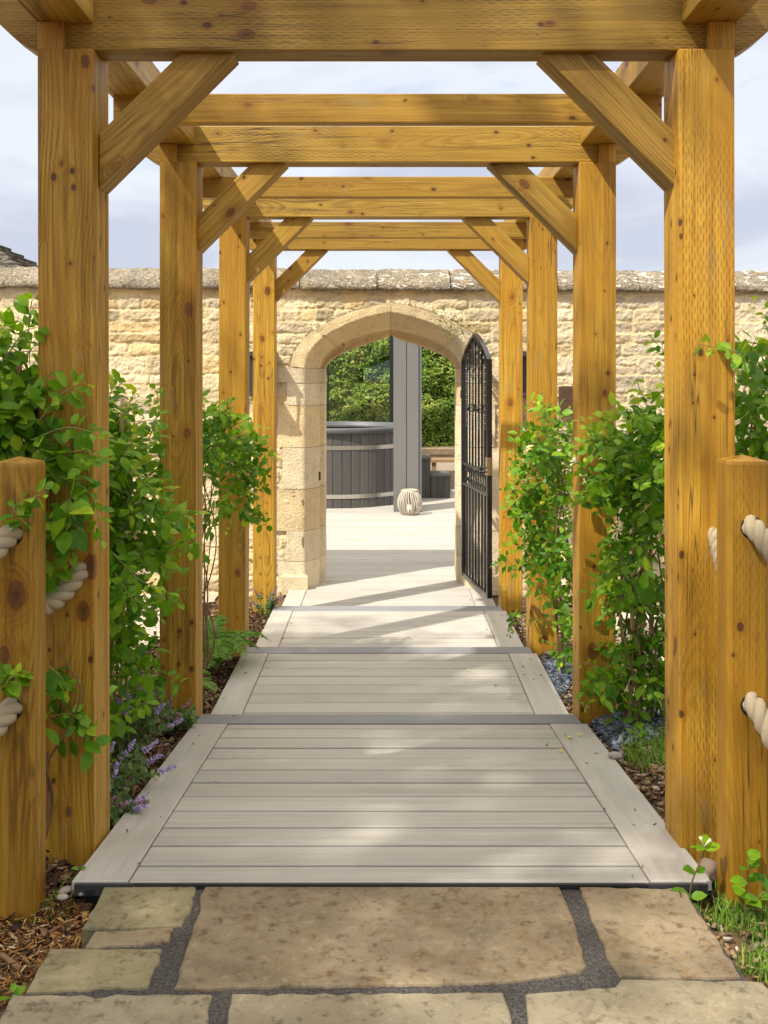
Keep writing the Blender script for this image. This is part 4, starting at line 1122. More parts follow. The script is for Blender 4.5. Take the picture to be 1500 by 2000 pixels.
def honeysuckle(label, boxes, root_pts, leafn, sprays, seed, flowers=10, size=(0.030, 0.060), keepout=None, runners=()):
    """boxes: ellipsoids (centre, radii, weight). Shoots wander through the volume and carry opposite leaf pairs."""
    g = np.random.default_rng(seed)
    c0 = np.mean([np.array(b[0]) for b in boxes], axis=0)
    root = empty('honeysuckle', (float(c0[0]), float(c0[1]), float(ground_z(c0[0], c0[1]))), label, 'climbing plant', 'honeysuckles trained along the pergola')
    wts = np.array([b[2] for b in boxes], float); wts /= wts.sum()
    LP, LD, LN, LS, LTi = [], [], [], [], []
    st = MB(); shoot = MB(); fl = MB()
    def blocked(q): return keepout is not None and keepout(q)
    def add_pair(q, t, sz, tint):
        a = g.normal(size=3); a -= t*np.dot(a, t); a = a/np.linalg.norm(a)
        for s in (-1, 1):
            d = s*a + 0.45*t + np.array((0, 0, -0.25)) + g.normal(0, 0.25, 3)
            nrm = np.array((0.0, -0.55, 0.9)) + g.normal(0, 0.45, 3)
            q2 = q + d/np.linalg.norm(d)*0.008
            LP.append(q2); LD.append(d); LN.append(nrm); LS.append(sz*g.uniform(0.75, 1.25)); LTi.append(np.clip(tint + g.normal(0, 0.13), 0, 1))
    n = 0
    while n < leafn:
        bi = g.choice(len(boxes), p=wts); c, r, _ = boxes[bi]; c = np.array(c); r = np.array(r)
        u = g.normal(size=3); u /= np.linalg.norm(u); u *= g.random()**(1/2.2)
        q = c + r*u
        t = g.normal(size=3) + np.array((0, -0.3, 0.5)) + 0.8*u; t /= np.linalg.norm(t)
        L = g.uniform(0.06, 0.22); m = int(L/0.026); pts = [q.copy()]
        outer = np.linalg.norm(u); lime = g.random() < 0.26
        for j in range(m):
            t = t + g.normal(0, 0.22, 3) + np.array((0, 0, -0.05)); t /= np.linalg.norm(t)
            q = q + t*0.026
            if blocked(q): break
            pts.append(q.copy())
            tipf = j/max(m-1, 1)
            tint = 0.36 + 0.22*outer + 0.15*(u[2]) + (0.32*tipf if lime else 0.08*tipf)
            add_pair(q, t, g.uniform(*size)*(1 - 0.45*tipf*lime), tint); n += 2
        if len(pts) > 2 and g.random() < 0.6: (shoot if lime else st).tube(pts, 0.0014, 4, cap=False)
    # long airy sprays
    for (p0, p1, p2) in sprays:
        P = catmull([p0, p1, p2], 10); pts = [np.array(q) for q in P]
        shoot.tube(P, [0.0021*(1 - 0.55*i/len(P)) for i in range(len(P))], 5)
        for i in range(1, len(pts), 2):
            t = pts[min(i+1, len(pts)-1)] - pts[i-1]; t /= np.linalg.norm(t)
            f = i/len(pts)
            add_pair(pts[i], t, g.uniform(*size)*(1.05 - 0.5*f), 0.45 + 0.35*f)
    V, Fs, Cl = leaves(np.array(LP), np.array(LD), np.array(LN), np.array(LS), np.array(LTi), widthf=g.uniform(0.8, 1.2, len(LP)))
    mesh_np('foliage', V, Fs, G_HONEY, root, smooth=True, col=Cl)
    # woody stems rising from the soil
    for (a, b) in root_pts:
        a = np.array(a); b = np.array(b)
        for j in range(3):
            P = [a + g.normal(0, 0.02, 3)*np.array((1,1,0))]
            for f in (0.25, 0.5, 0.75, 1.0): P.append(a*(1-f) + b*f + g.normal(0, 0.035, 3))
            st.tube(catmull(P, 5), [0.0055*(1 - 0.6*i/20) for i in range(21)], 6)
    if st.v: st.build('stem', M_stem, root, True)
    if shoot.v: shoot.build('shoot', M_shoot, root, True)
    # cream and yellow trumpet flowers in small whorls
    for i in range(flowers):
        bi = g.choice(len(boxes), p=wts); c, r, _ = boxes[bi]; u = g.normal(size=3); u[1] = -abs(u[1]); u[2] = u[2]*0.5 + 0.4; u /= np.linalg.norm(u)
        q = np.array(c) + np.array(r)*u*1.03
        if blocked(q): continue
        fl = MB()
        for j in range(g.integers(3, 6)):
            d = u + g.normal(0, 0.6, 3); d /= np.linalg.norm(d); L = g.uniform(0.022, 0.036)
            P = [q, q + d*L*0.55 + np.array((0, 0, .003)), q + d*L]
            cval = g.random(); fl.tube(P, [0.0012, 0.0018, 0.0034], 5, cval)
            e = q + d*L; s_ = np.cross(d, (0, 0, 1)); s_ = s_/np.linalg.norm(s_)
            for sg in (-1, 1): fl.tube([e, e + (d*0.5 + sg*s_*0.8 + np.array((0, 0, -.5)))*0.011], [0.0028, 0.0008], 4, cval)
        fl.build('flower', M_flower, root, True)
    return root

# keep vines off the solid timber
def free_of_posts(q):
    x, y, z = q
    for i in range(4):
        y0 = 2.65 + S*i
        if y0 - 0.015 < y < y0 + 0.165 and 0.775 < abs(x) < 0.95: return True
    if 2.36 < y < 2.54 and 0.83 < abs(x) < 0.965 and z < 1.06: return True
    return False
def V3(x, y, Y): return tuple(px(x, y, Y))
hs1 = honeysuckle('honeysuckle at the far left spilling across the front of nearest pergola post',
  [((-1.07, 2.72, 1.18), (0.13, 0.16, 0.24), 2.2), ((-1.09, 2.62, 0.98), (0.14, 0.12, 0.20), 2.0), ((-0.95, 2.575, 0.98), (0.09, 0.04, 0.10), 0.45), ((-0.87, 2.59, 0.93), (0.07, 0.035, 0.09), 0.25),
   ((-0.94, 2.60, 0.80), (0.05, 0.03, 0.06), 0.15), ((-0.885, 2.60, 0.34), (0.05, 0.025, 0.08), 0.16), ((-1.1, 2.8, 0.6), (0.14, 0.2, 0.5), 1.2)],
  [((-1.06, 2.75, -0.1), (-1.05, 2.7, 1.2)), ((-0.96, 2.62, -0.1), (-0.88, 2.6, 0.5))], 2000,
  [(V3(70, 830, 2.58), V3(120, 770, 2.56), V3(165, 745, 2.55)), (V3(60, 860, 2.57), V3(130, 835, 2.55), V3(200, 850, 2.54)), (V3(90, 900, 2.56), V3(160, 880, 2.55), V3(205, 905, 2.56)),
   (V3(120, 930, 2.55), V3(180, 970, 2.55), V3(200, 1060, 2.56)), (V3(90, 1000, 2.56), V3(135, 1060, 2.57), V3(120, 1110, 2.58)), (V3(10, 700, 2.66), V3(45, 650, 2.64), V3(70, 640, 2.62)), (V3(95, 1300, 2.6), V3(125, 1330, 2.6), V3(120, 1360, 2.6)),
   (V3(100, 1400, 2.6), V3(140, 1395, 2.6), V3(178, 1430, 2.6)), (V3(62, 1035, 2.35), V3(28, 990, 2.345), V3(95, 960, 2.345)), (V3(8, 1345, 2.35), V3(20, 1325, 2.345), V3(48, 1315, 2.345))],
  3, 2, size=(0.040, 0.068), keepout=free_of_posts)
hs2 = honeysuckle('dense honeysuckle on canes between the first and second left pergola posts',
  [((-1.03, 3.35, 0.95), (0.15, 0.35, 0.19), 2.0), ((-1.0, 3.45, 0.62), (0.16, 0.4, 0.28), 2.4), ((-1.05, 3.5, 0.28), (0.15, 0.4, 0.26), 1.6), ((-1.35, 3.9, 0.55), (0.25, 0.5, 0.45), 1.6), ((-0.83, 3.35, 0.80), (0.05, 0.2, 0.16), 0.4), ((-1.08, 3.2, 0.08), (0.12, 0.3, 0.12), 0.5)],
  [((-1.02, 3.2, -0.15), (-1.0, 3.3, 0.9)), ((-1.0, 3.6, -0.15), (-0.98, 3.5, 0.9)), ((-1.1, 3.9, -0.15), (-1.05, 3.8, 0.8))], 7200,
  [(V3(230, 900, 3.2), V3(280, 940, 3.15), V3(320, 975, 3.1)), (V3(220, 1080, 2.9), V3(270, 1130, 2.9), V3(335, 1160, 2.9)), (V3(225, 1120, 2.95), V3(260, 1170, 2.95), V3(300, 1185, 2.95)), (V3(225, 830, 3.3), V3(255, 800, 3.3), V3(300, 790, 3.3)), (V3(290, 860, 3.3), V3(310, 800, 3.3), V3(300, 745, 3.35))],
  4, 12, size=(0.032, 0.064), keepout=free_of_posts)
hs3 = honeysuckle('honeysuckle crown reaching round the third left pergola post above bare stems',
  [((-0.90, 4.85, 0.93), (0.14, 0.30, 0.17), 2.2), ((-0.82, 5.1, 0.80), (0.14, 0.22, 0.20), 1.6), ((-0.76, 5.30, 0.72), (0.10, 0.07, 0.24), 1.2), ((-0.92, 4.8, 0.55), (0.09, 0.2, 0.22), 0.6)],
  [((-0.92, 4.8, -0.3), (-0.88, 4.85, 0.8)), ((-0.95, 5.0, -0.3), (-0.9, 5.0, 0.8)), ((-0.9, 4.65, -0.3), (-0.9, 4.75, 0.7))], 1500,
  [(V3(450, 860, 5.2), V3(480, 850, 5.2), V3(510, 860, 5.2)), (V3(460, 930, 5.25), V3(490, 960, 5.2), V3(505, 990, 5.2)), (V3(470, 990, 5.3), V3(495, 1010, 5.25), V3(510, 1000, 5.25))],
  5, 4, keepout=free_of_posts)
hs4 = honeysuckle('flowering honeysuckle on canes between the first and second right pergola posts',
  [((0.96, 3.5, 0.99), (0.13, 0.35, 0.15), 2.0), ((0.90, 3.75, 0.88), (0.12, 0.16, 0.16), 1.2), ((0.82, 3.88, 0.84), (0.08, 0.07, 0.15), 0.28), ((0.95, 3.7, 0.66), (0.12, 0.25, 0.2), 1.2), ((1.02, 3.92, 0.32), (0.14, 0.16, 0.26), 1.3), ((0.99, 3.93, 0.06), (0.13, 0.12, 0.14), 1.1)],
  [((1.03, 3.9, -0.2), (0.97, 3.7, 0.9)), ((0.97, 3.95, -0.2), (0.92, 3.8, 0.9)), ((1.08, 3.95, -0.2), (0.98, 3.6, 0.9)), ((1.0, 4.0, -0.2), (0.96, 3.7, 0.9))], 2900,
  [(V3(1200, 850, 3.75), V3(1150, 860, 3.85), V3(1110, 880, 3.9)), (V3(1190, 920, 3.8), V3(1145, 950, 3.85), V3(1120, 985, 3.9)), (V3(1210, 1090, 3.85), V3(1185, 1120, 3.9), V3(1170, 1170, 3.9)), (V3(1230, 1350, 3.9), V3(1180, 1360, 3.95), V3(1140, 1380, 3.98)), (V3(1330, 740, 3.3), V3(1300, 690, 3.3), V3(1265, 655, 3.35))],
  6, 26, keepout=free_of_posts)
hs5 = honeysuckle('honeysuckle trailing over the front of the third and fourth right pergola posts',
  [((0.86, 5.0, 0.88), (0.12, 0.28, 0.16), 1.6), ((0.78, 5.2, 0.60), (0.12, 0.16, 0.22), 1.6), ((0.88, 4.9, 0.40), (0.10, 0.25, 0.25), 1.3), ((0.90, 4.9, 0.02), (0.07, 0.22, 0.26), 0.9), ((0.74, 5.25, 0.36), (0.07, 0.1, 0.14), 0.6)],
  [((0.92, 4.8, -0.3), (0.88, 4.9, 0.8)), ((0.9, 5.05, -0.3), (0.86, 5.0, 0.8))], 1800,
  [(V3(1060, 870, 5.1), V3(1020, 905, 5.2), V3(1000, 900, 5.25)), (V3(1050, 960, 5.2), V3(1020, 1000, 5.25), V3(1015, 1060, 5.25)), (V3(1060, 1050, 5.2), V3(1030, 1090, 5.25), V3(1000, 1125, 5.3)), (V3(1100, 1200, 5.0), V3(1060, 1210, 5.2), V3(1005, 1200, 5.6)), (V3(1010, 1190, 5.7), V3(1000, 1215, 5.7), V3(995, 1240, 5.7))],
  7, 10, keepout=free_of_posts)
hs6 = honeysuckle('dark honeysuckle at the far right edge outside the nearest pergola post',
  [((1.16, 3.0, 1.16), (0.14, 0.2, 0.17), 2.0), ((1.22, 3.05, 1.0), (0.15, 0.2, 0.15), 1.5), ((1.22, 3.1, 0.5), (0.15, 0.25, 0.5), 1.2)],
  [((1.15, 3.0, -0.1), (1.15, 3.0, 1.1))], 1300,
  [(V3(1470, 740, 2.8), V3(1440, 690, 2.62), V3(1365, 672, 2.56)), (V3(1480, 720, 2.8), V3(1450, 690, 2.75), V3(1420, 690, 2.7))],
  8, 1, keepout=free_of_posts)

# bamboo canes
def cane(a, b, r, label):
    m = MB(); a = Vector(a); b = Vector(b); n = 9; P = []; Rd = []
    for i in range(n):
        for (t, k_) in ((i/n, 1.0), (i/n + 0.006, 1.22), (i/n + 0.012, 1.0)):
            P.append(a.lerp(b, t)); Rd.append(r*k_)
    P.append(b); Rd.append(r)
    m.tube(P, Rd, 8); o = m.build('bamboo_cane', M_bamboo, None, True, origin=tuple(a)); tag(o, label, 'cane', 'bamboo canes among the honeysuckle')
cane((-1.03, 2.82, -0.1), V3(36, 692, 2.72), 0.0095, 'thick bamboo cane tip beside the far left honeysuckle, front of two')
cane((-1.08, 2.90, -0.1), V3(24, 688, 2.80), 0.0090, 'bamboo cane tip behind the front cane at the far left edge')
cane((-0.98, 3.45, -0.16), V3(240, 776, 3.42), 0.0080, 'bamboo cane rising above the dense left honeysuckle, taller of two')
cane((-0.95, 3.50, -0.16), V3(249, 784, 3.46), 0.0070, 'shorter bamboo cane rising above the dense left honeysuckle')
for i, (xx, yy, d, lab) in enumerate([(0.965, 3.93, .0, 'bamboo cane nearest to the second right post among bare stems'), (1.005, 3.92, -.02, 'middle bamboo cane among bare stems between the right posts'), (1.045, 3.91, -.05, 'bamboo cane nearest to the first right post among bare stems')]):
    cane((xx, yy, -0.2), (xx + d*0.5, yy - 0.10, 0.98), 0.0085, lab)

# catmint along the left edge of the boardwalk
def catmint(cx, cy, n, spread, label, seed, hmax=0.20, faded=0.2, lean=(0, 0)):
    g = np.random.default_rng(seed); z0 = float(ground_z(cx, cy))
    root = empty('catmint', (cx, cy, z0), label, 'plant', 'catmints beside the boardwalk')
    LP, LD, LN, LS, LT_ = [], [], [], [], []; st = MB(); fl = MB(); fd = MB()
    for i in range(n):
        a = g.uniform(0, 2*PI); r = spread*math.sqrt(g.random()); h = hmax*g.uniform(0.5, 1.0)
        b = np.array((cx + 0.3*r*math.cos(a), cy + 0.3*r*math.sin(a), z0 - 0.01)); e = np.array((cx + r*math.cos(a) + lean[0]*g.random(), cy + r*math.sin(a) + lean[1]*g.random(), z0 + h))
        mid = (b+e)/2 + np.array((0, 0, h*0.25)); P = catmull([b, mid, e], 8); pts = [np.array(q) for q in P]
        st.tube(P, 0.0014, 4, cap=False)
        for j in range(2, len(pts)-1):
            t = pts[j+1]-pts[j-1]; t /= np.linalg.norm(t); av = np.cross(t, g.normal(size=3)); av /= np.linalg.norm(av)
            for s in (-1, 1):
                LP.append(pts[j]); LD.append(s*av + 0.5*t); LN.append(np.array((0, -.4, 1)) + g.normal(0, .3, 3)); LS.append(g.uniform(.016, .032)); LT_.append(g.uniform(.2, 1))
        if g.random() < 0.55:
            t = pts[-1]-pts[-3]; t /= np.linalg.norm(t); tgt = fd if g.random() < faded else fl
            for j in range(7):
                q = pts[-1] + t*0.0085*j
                for kx in range(5):
                    d = g.normal(size=3); d -= t*np.dot(d, t)*0.8; d /= np.linalg.norm(d); L = g.uniform(.005, .0105)*(1 - j/14)
                    tgt.tube([q, q + d*L*1.25], [0.0016, 0.0040], 4, float(g.random()))
    V, Fs, C_ = leaves(np.array(LP), np.array(LD), np.array(LN), np.array(LS), np.array(LT_), simple=True, widthf=np.full(len(LP), 1.15))
    mesh_np('foliage', V, Fs, G_HERB, root, True, C_)
    st.build('stem', M_shoot, root, True)
    if fl.v: fl.build('flower_spike', M_lilac, root)
    if fd.v: fd.build('faded_spike', M_faded, root)
catmint(-0.93, 3.55, 26, 0.16, 'lilac flowering catmint low between first and second left posts', 21, 0.22, 0.15)
catmint(-0.90, 3.12, 22, 0.14, 'grey green catmint spilling onto the boardwalk edge at the left', 22, 0.15, 0.25, (0.10, 0))
catmint(-0.85, 2.98, 15, 0.11, 'small violet catmint leaning over border board in front of the others', 23, 0.10, 0.3, (0.10, -0.02))
catmint(-0.87, 3.95, 14, 0.10, 'catmint with fading spikes at the foot of the second left post', 24, 0.12, 0.7, (0.06, -0.1))
catmint(-0.83, 6.78, 10, 0.09, 'grey catmint clump at the foot of the fourth left post', 25, 0.16, 0.95)

# fern in front of the third left post
def fern(cx, cy, n, L, label, seed, z_off=0.0, name='fern', mat=None):
    g = np.random.default_rng(seed); z0 = float(ground_z(cx, cy)) + z_off
    root = empty(name, (cx, cy, z0), label, 'fern' if name == 'fern' else 'plant')
    LP, LD, LN, LS, LT_ = [], [], [], [], []; st = MB()
    for i in range(n):
        a = 2*PI*i/n + g.uniform(-.3, .3); l = L*g.uniform(.7, 1.05); up = g.uniform(0.6, 1.05)
        b = np.array((cx, cy, z0)); d = np.array((math.cos(a), math.sin(a), 0))
        P = catmull([b, b + d*l*0.22 + np.array((0, 0, l*0.55*up)), b + d*l*0.6 + np.array((0, 0, l*0.70*up)), b + d*l*0.9 + np.array((0, 0, l*0.50*up))], 9); pts = [np.array(q) for q in P]
        st.tube(P, 0.0016, 4, cap=False)
        for j in range(4, len(pts)-1):
            t = pts[j+1]-pts[j-1]; t /= np.linalg.norm(t); s_ = np.cross(t, (0, 0, 1)); s_ /= np.linalg.norm(s_); up_ = np.cross(s_, t)
            f = j/len(pts); w_ = l*0.26*math.sin(PI*min(1, f*0.95 + 0.03))**0.7
            for s in (-1, 1):
                LP.append(pts[j]); LD.append(s*s_ + 0.35*t + g.normal(0, .08, 3)); LN.append(up_); LS.append(max(.01, w_)); LT_.append(np.clip(0.3 + 0.6*f + g.normal(0, .12), 0, 1))
    V, Fs, C_ = leaves(np.array(LP), np.array(LD), np.array(LN), np.array(LS), np.array(LT_), simple=True, widthf=np.full(len(LP), 0.62))
    mesh_np('frond', V, Fs, mat or G_FERN, root, True, C_); st.build('stalk', M_shoot, root, True)
fern(-0.88, 5.05, 15, 0.34, 'bright green feathery fern in front of the third left post', 31)
fern(-0.95, 4.35, 9, 0.26, 'low lime fern tucked behind the second left post', 32)
# small ferns rooted in the wall over the arch
wm = empty('wall_fern', (0.52, WY - 0.03, 1.78), 'wispy wall plant rooted in the masonry above right side of the arch', 'plant')
g = np.random.default_rng(33); LP, LD, LN, LS, LT_ = [], [], [], [], []; st = MB()
for i in range(46):
    x = g.normal(0.52, 0.13); z = 1.86 - abs(g.normal(0, 0.16)) - (x - 0.35)*0.35; q = np.array((x, WY - 0.03, z))
    for j in range(6):
        q = q + np.array((g.normal(0, .010), -abs(g.normal(0, .004)), -0.013 + g.normal(0, .008)))
        LP.append(q.copy()); LD.append(g.normal(size=3) + np.array((0, -.4, 0))); LN.append(np.array((0, -1, .5)) + g.normal(0, .4, 3)); LS.append(g.uniform(.010, .020)); LT_.append(g.uniform(.1, .9))
V, Fs, C_ = leaves(np.array(LP), np.array(LD), np.array(LN), np.array(LS), np.array(LT_), simple=True)
mesh_np('foliage', V, Fs, G_HERB, wm, True, C_)

# self-sown weeds, each a few leaves on a stem
def weed(cx, cy, stems, label, seed, leaf=0.05, name='weed', cat='weed'):
    g = np.random.default_rng(seed); z0 = float(ground_z(cx, cy))
    root = empty(name, (cx, cy, z0), label, cat)
    LP, LD, LN, LS, LT_ = [], [], [], [], []; st = MB()
    for P0 in stems:
        P = catmull(P0, 8); pts = [np.array(q) for q in P]; st.tube(P, 0.0017, 5)
        for j in range(5, len(pts), 6):
            t = pts[min(j+1, len(pts)-1)]-pts[j-1]; t /= np.linalg.norm(t)
            a = g.normal(size=3); a -= t*np.dot(a, t); a[2] *= .3; a /= np.linalg.norm(a)
            for s in (-1, 1):
                LP.append(pts[j]); LD.append(s*a + .3*t); LN.append(np.array((0, -.5, 1)) + g.normal(0, .3, 3)); LS.append(leaf*g.uniform(.65, 1.1)); LT_.append(g.uniform(.35, .8))
    V, Fs, C_ = leaves(np.array(LP), np.array(LD), np.array(LN), np.array(LS), np.array(LT_))
    mesh_np('foliage', V, Fs, G_HONEY, root, True, C_); st.build('stem', M_stem, root, True)
    return root
wd1 = weed(0.775, 2.40, [[V3(1348, 1790, 2.40), V3(1350, 1730, 2.40), V3(1375, 1665, 2.41), V3(1374, 1652, 2.41)], [V3(1348, 1790, 2.40), V3(1338, 1775, 2.39), V3(1325, 1735, 2.38)]], 'young honeysuckle seedling with white flower beside right front corner of the boardwalk', 41, 0.048, 'seedling', 'seedling')
m = MB()
for (a, b, c_) in (((1374, 1654), (1370, 1642), (1368, 1636)), ((1376, 1653), (1382, 1645), (1388, 1640))):
    m.tube([V3(*a, 2.41), V3(*b, 2.41), V3(*c_, 2.405)], [.0015, .002, .0042], 6, 0.9)
m.build('flower', M_flower, wd1, True)
weed(0.90, 2.37, [[V3(1455, 1790, 2.38), V3(1458, 1740, 2.375), V3(1462, 1700, 2.37), V3(1468, 1680, 2.37)], [V3(1470, 1780, 2.37), V3(1490, 1745, 2.36), V3(1520, 1740, 2.35)]], 'dark leafy weed at the foot of right low rope post', 42, 0.055)
weed(0.80, 3.80, [[V3(1180, 1440, 3.8), V3(1190, 1400, 3.8), V3(1200, 1370, 3.8)], [V3(1200, 1430, 3.8), V3(1225, 1395, 3.8), V3(1240, 1370, 3.78)]], 'small leafy weed at the foot of the second right post', 43, 0.05)
weed(-0.80, 2.50, [[V3(120, 1760, 2.45), V3(118, 1735, 2.45), V3(130, 1720, 2.45)], [V3(122, 1740, 2.5), V3(150, 1705, 2.5), V3(160, 1690, 2.5)]], 'tiny pale seedling at the left corner of the boardwalk', 44, 0.022)
weed(-0.86, 1.95, [[V3(20, 1960, 2.02), V3(24, 1942, 2.02), V3(30, 1935, 2.02)]], 'small bright green weed in the mulch at bottom left', 45, 0.035)
weed(-0.83, 5.0, [[V3(420, 1290, 5.0), V3(430, 1270, 5.0), V3(445, 1262, 4.98)]], 'broad leaved weed in mulch before the third left post', 46, 0.09)

# grass tufts at the right, low mossy herbs at the left
def grass(name, label_kind, pts_fn, n, hmin, hmax, seed, mat):
    g = np.random.default_rng(seed); V, Fc, C_ = [], [], []
    for i in range(n):
        x, y = pts_fn(g); z = float(ground_z(x, y)) - .004; h = g.uniform(hmin, hmax); a = g.uniform(0, 2*PI); d = np.array((math.cos(a), math.sin(a), 0)); bend = g.uniform(.1, .9)*h; w_ = g.uniform(.0011, .0022); s_ = np.array((-d[1], d[0], 0))*w_
        b = np.array((x, y, z)); m1 = b + d*bend*.3 + np.array((0, 0, h*.55)); e = b + d*bend + np.array((0, 0, h*(1 - .25*bend/h)))
        k0 = len(V); V += [b - s_, b + s_, m1 + s_*.8, m1 - s_*.8, e]; Fc += [(k0, k0+1, k0+2, k0+3), (k0+3, k0+2, k0+4)]; C_ += [min(1, max(0, g.normal(.5, .25)))]*5
    o = mesh_np(name, np.array(V), Fc, mat, None, False, np.array(C_)); return tag(o, kind='stuff')
def region(poly_fn): return poly_fn
def gr1(g):
    while True:
        x = g.uniform(0.72, 1.4); y = g.uniform(1.7, 2.5)
        if x > 0.80 + (2.35 - y)*0.12 + 0.05*math.sin(y*31) and fbm(np.array(x*9+50), np.array(y*9+50), 6) > 0.33: return x, y
grass('grass', None, gr1, 8500, .018, .060, 51, G_GRASS)
def gr2(g):
    x = g.uniform(0.86, 1.5); y = 3.55 + g.normal(0, .12) + .1*(x-.9); return x, y
grass('grass', None, gr2, 3200, .025, .075, 52, G_GRASS)
def gr3(g):
    a = g.choice(4); c = [(-.83, 2.42), (-1.0, 2.15), (-.86, 4.6), (-.92, 4.75)][a]; return c[0] + g.normal(0, .03 if a < 2 else .05), c[1] + g.normal(0, .03 if a < 2 else .1)
grass('grass', None, gr3, 500, .012, .045, 53, G_GRASS)

# bark mulch, slate chips and gravel: loose ground cover
def chips(name, n, pts_fn, seed, L, W, T, colf, mat, lift=0.004, zf=None):
    g = np.random.default_rng(seed); P = np.array([pts_fn(g) for _ in range(n)])
    z = (ground_z(P[:, 0], P[:, 1]) + lift + g.uniform(0, .012, n)) if zf is None else zf(P[:, 1]) + .0025
    l = g.uniform(*L, n)/2; w_ = l*g.uniform(*W, n); t = g.uniform(*T, n)
    yaw = g.uniform(0, 2*PI, n); pit = g.normal(0, .35, n); rol = g.normal(0, .35, n)
    base = np.array([(-1,-.7,-1),(1,-.9,-1),(.9,.8,-1),(-.85,1,-1),(-1,-.8,1),(.9,-1,1),(1,.7,1),(-.9,.9,1)], float)
    B = np.repeat(base[None], n, 0)*(1 + g.uniform(-.3, .3, (n, 8, 3))); B[..., 0] *= l[:, None]; B[..., 1] *= w_[:, None]; B[..., 2] *= t[:, None]/2
    cy, sy, cp, sp_, c_r, s_r = np.cos(yaw), np.sin(yaw), np.cos(pit), np.sin(pit), np.cos(rol), np.sin(rol)
    x, y, zz = B[..., 0], B[..., 1], B[..., 2]
    y2 = y*c_r[:, None] - zz*s_r[:, None]; z2 = y*s_r[:, None] + zz*c_r[:, None]
    x3 = x*cp[:, None] + z2*sp_[:, None]; z3 = -x*sp_[:, None] + z2*cp[:, None]
    X4 = x3*cy[:, None] - y2*sy[:, None]; Y4 = x3*sy[:, None] + y2*cy[:, None]
    V = np.stack([X4 + P[:, 0, None], Y4 + P[:, 1, None], z3 + z[:, None]], -1).reshape(-1, 3)
    fq = np.array([(3,2,1,0),(4,5,6,7),(0,1,5,4),(1,2,6,5),(2,3,7,6),(3,0,4,7)]); Fq = (fq[None] + (np.arange(n)*8)[:, None, None]).reshape(-1, 4)
    o = mesh_np(name, V, Fq, mat, None, False, np.repeat(colf(g, n), 8, axis=0)); return tag(o, kind='stuff')
k = NT('loose_chip'); at = k.attr(); p = k.obj(); n1 = k.noise(p, 120, 3)
M_chip = k.fin(k.mix(k.rng(n1, .35, .7, 0, .55), at.outputs['Color'], (0.03, 0.018, 0.010)), .9, .15)
def palette(cols, pr):
    cols = np.array(cols); 
    def f(g, n): return np.clip(cols[g.choice(len(cols), n, p=pr)]*g.uniform(.7, 1.3, (n, 1)), 0, 1)
    return f
def left_bed(g):
    while True:
        y = g.uniform(1.7, 7.3)**1.0; x = -0.80 - abs(g.normal(0, .35)) + .02
        if y < 2.42: x = -g.uniform(.60, 1.5)
        lim = np.interp(y, [1.7, 1.98, 2.17, 2.40, 2.43], [.93, .78, .67, .66, .79])
        if x < -lim: return x, y
def right_bed(g):
    while True:
        y = g.uniform(1.7, 6.9); x = 0.81 + abs(g.normal(0, .3))
        if y < 2.42: x = g.uniform(.68, 1.4)
        lim = np.interp(y, [1.7, 1.98, 2.08, 2.40, 2.43], [.93, .79, .765, .745, .81])
        if x > lim: return x, y
mulch_pal = palette([(.075, .04, .024), (.15, .085, .045), (.26, .16, .085), (.045, .025, .018), (.34, .20, .09), (.40, .31, .21)], [.36, .25, .14, .14, .06, .05])
chips('bark_mulch', 9000, left_bed, 61, (.014, .055), (.12, .5), (.002, .006), mulch_pal, M_chip)
def left_front(g):
    while True:
        x, y = -g.uniform(.62, 1.2), g.uniform(1.8, 2.45)
        if x < -np.interp(y, [1.7, 1.98, 2.17, 2.40, 2.46], [.93, .78, .67, .66, .78]): return x, y
chips('dry_litter', 3800, left_front, 62, (.008, .030), (.06, .2), (.0006, .0018), palette([(.34, .15, .04), (.48, .28, .09), (.22, .08, .03), (.55, .42, .22), (.10, .06, .035)], [.3, .25, .2, .1, .15]), M_chip, .010)
chips('soil_crumbs', 6500, right_bed, 63, (.006, .028), (.35, .9), (.003, .009), palette([(.22, .14, .08), (.33, .23, .145), (.46, .36, .25), (.13, .08, .045), (.36, .20, .08), (.55, .47, .37)], [.3, .25, .14, .18, .08, .05]), M_chip)
def deck_z(y): return np.where(y < 4.12, -0.0975*(y - 2.44), np.where(y < 5.43, -0.243, np.where(y < 6.82, -0.343, -0.449))) + .002
def on_deck(g):
    y = g.uniform(2.46, 7.8); s_ = g.choice([-1, 1]); return s_*(.77 - abs(g.normal(0, .12))), y
chips('deck_litter', 90, on_deck, 66, (.004, .016), (.15, .5), (.0008, .0018), palette([(.14, .08, .045), (.30, .19, .09), (.09, .05, .03), (.40, .30, .12)], [.4, .3, .2, .1]), M_chip, zf=deck_z)
def slate_pts(g):
    if g.random() < .6: return 0.84 + abs(g.normal(0, .17)), 3.86 + g.normal(0, .085)
    return .80 + abs(g.normal(0, .09)), 5.0 + g.normal(0, .13)
chips('slate_chips', 1900, slate_pts, 64, (.016, .04), (.35, .8), (.003, .007), palette([(.10, .125, .165), (.20, .24, .30), (.055, .065, .085), (.30, .34, .40)], [.35, .3, .2, .15]), M_chip, .012)
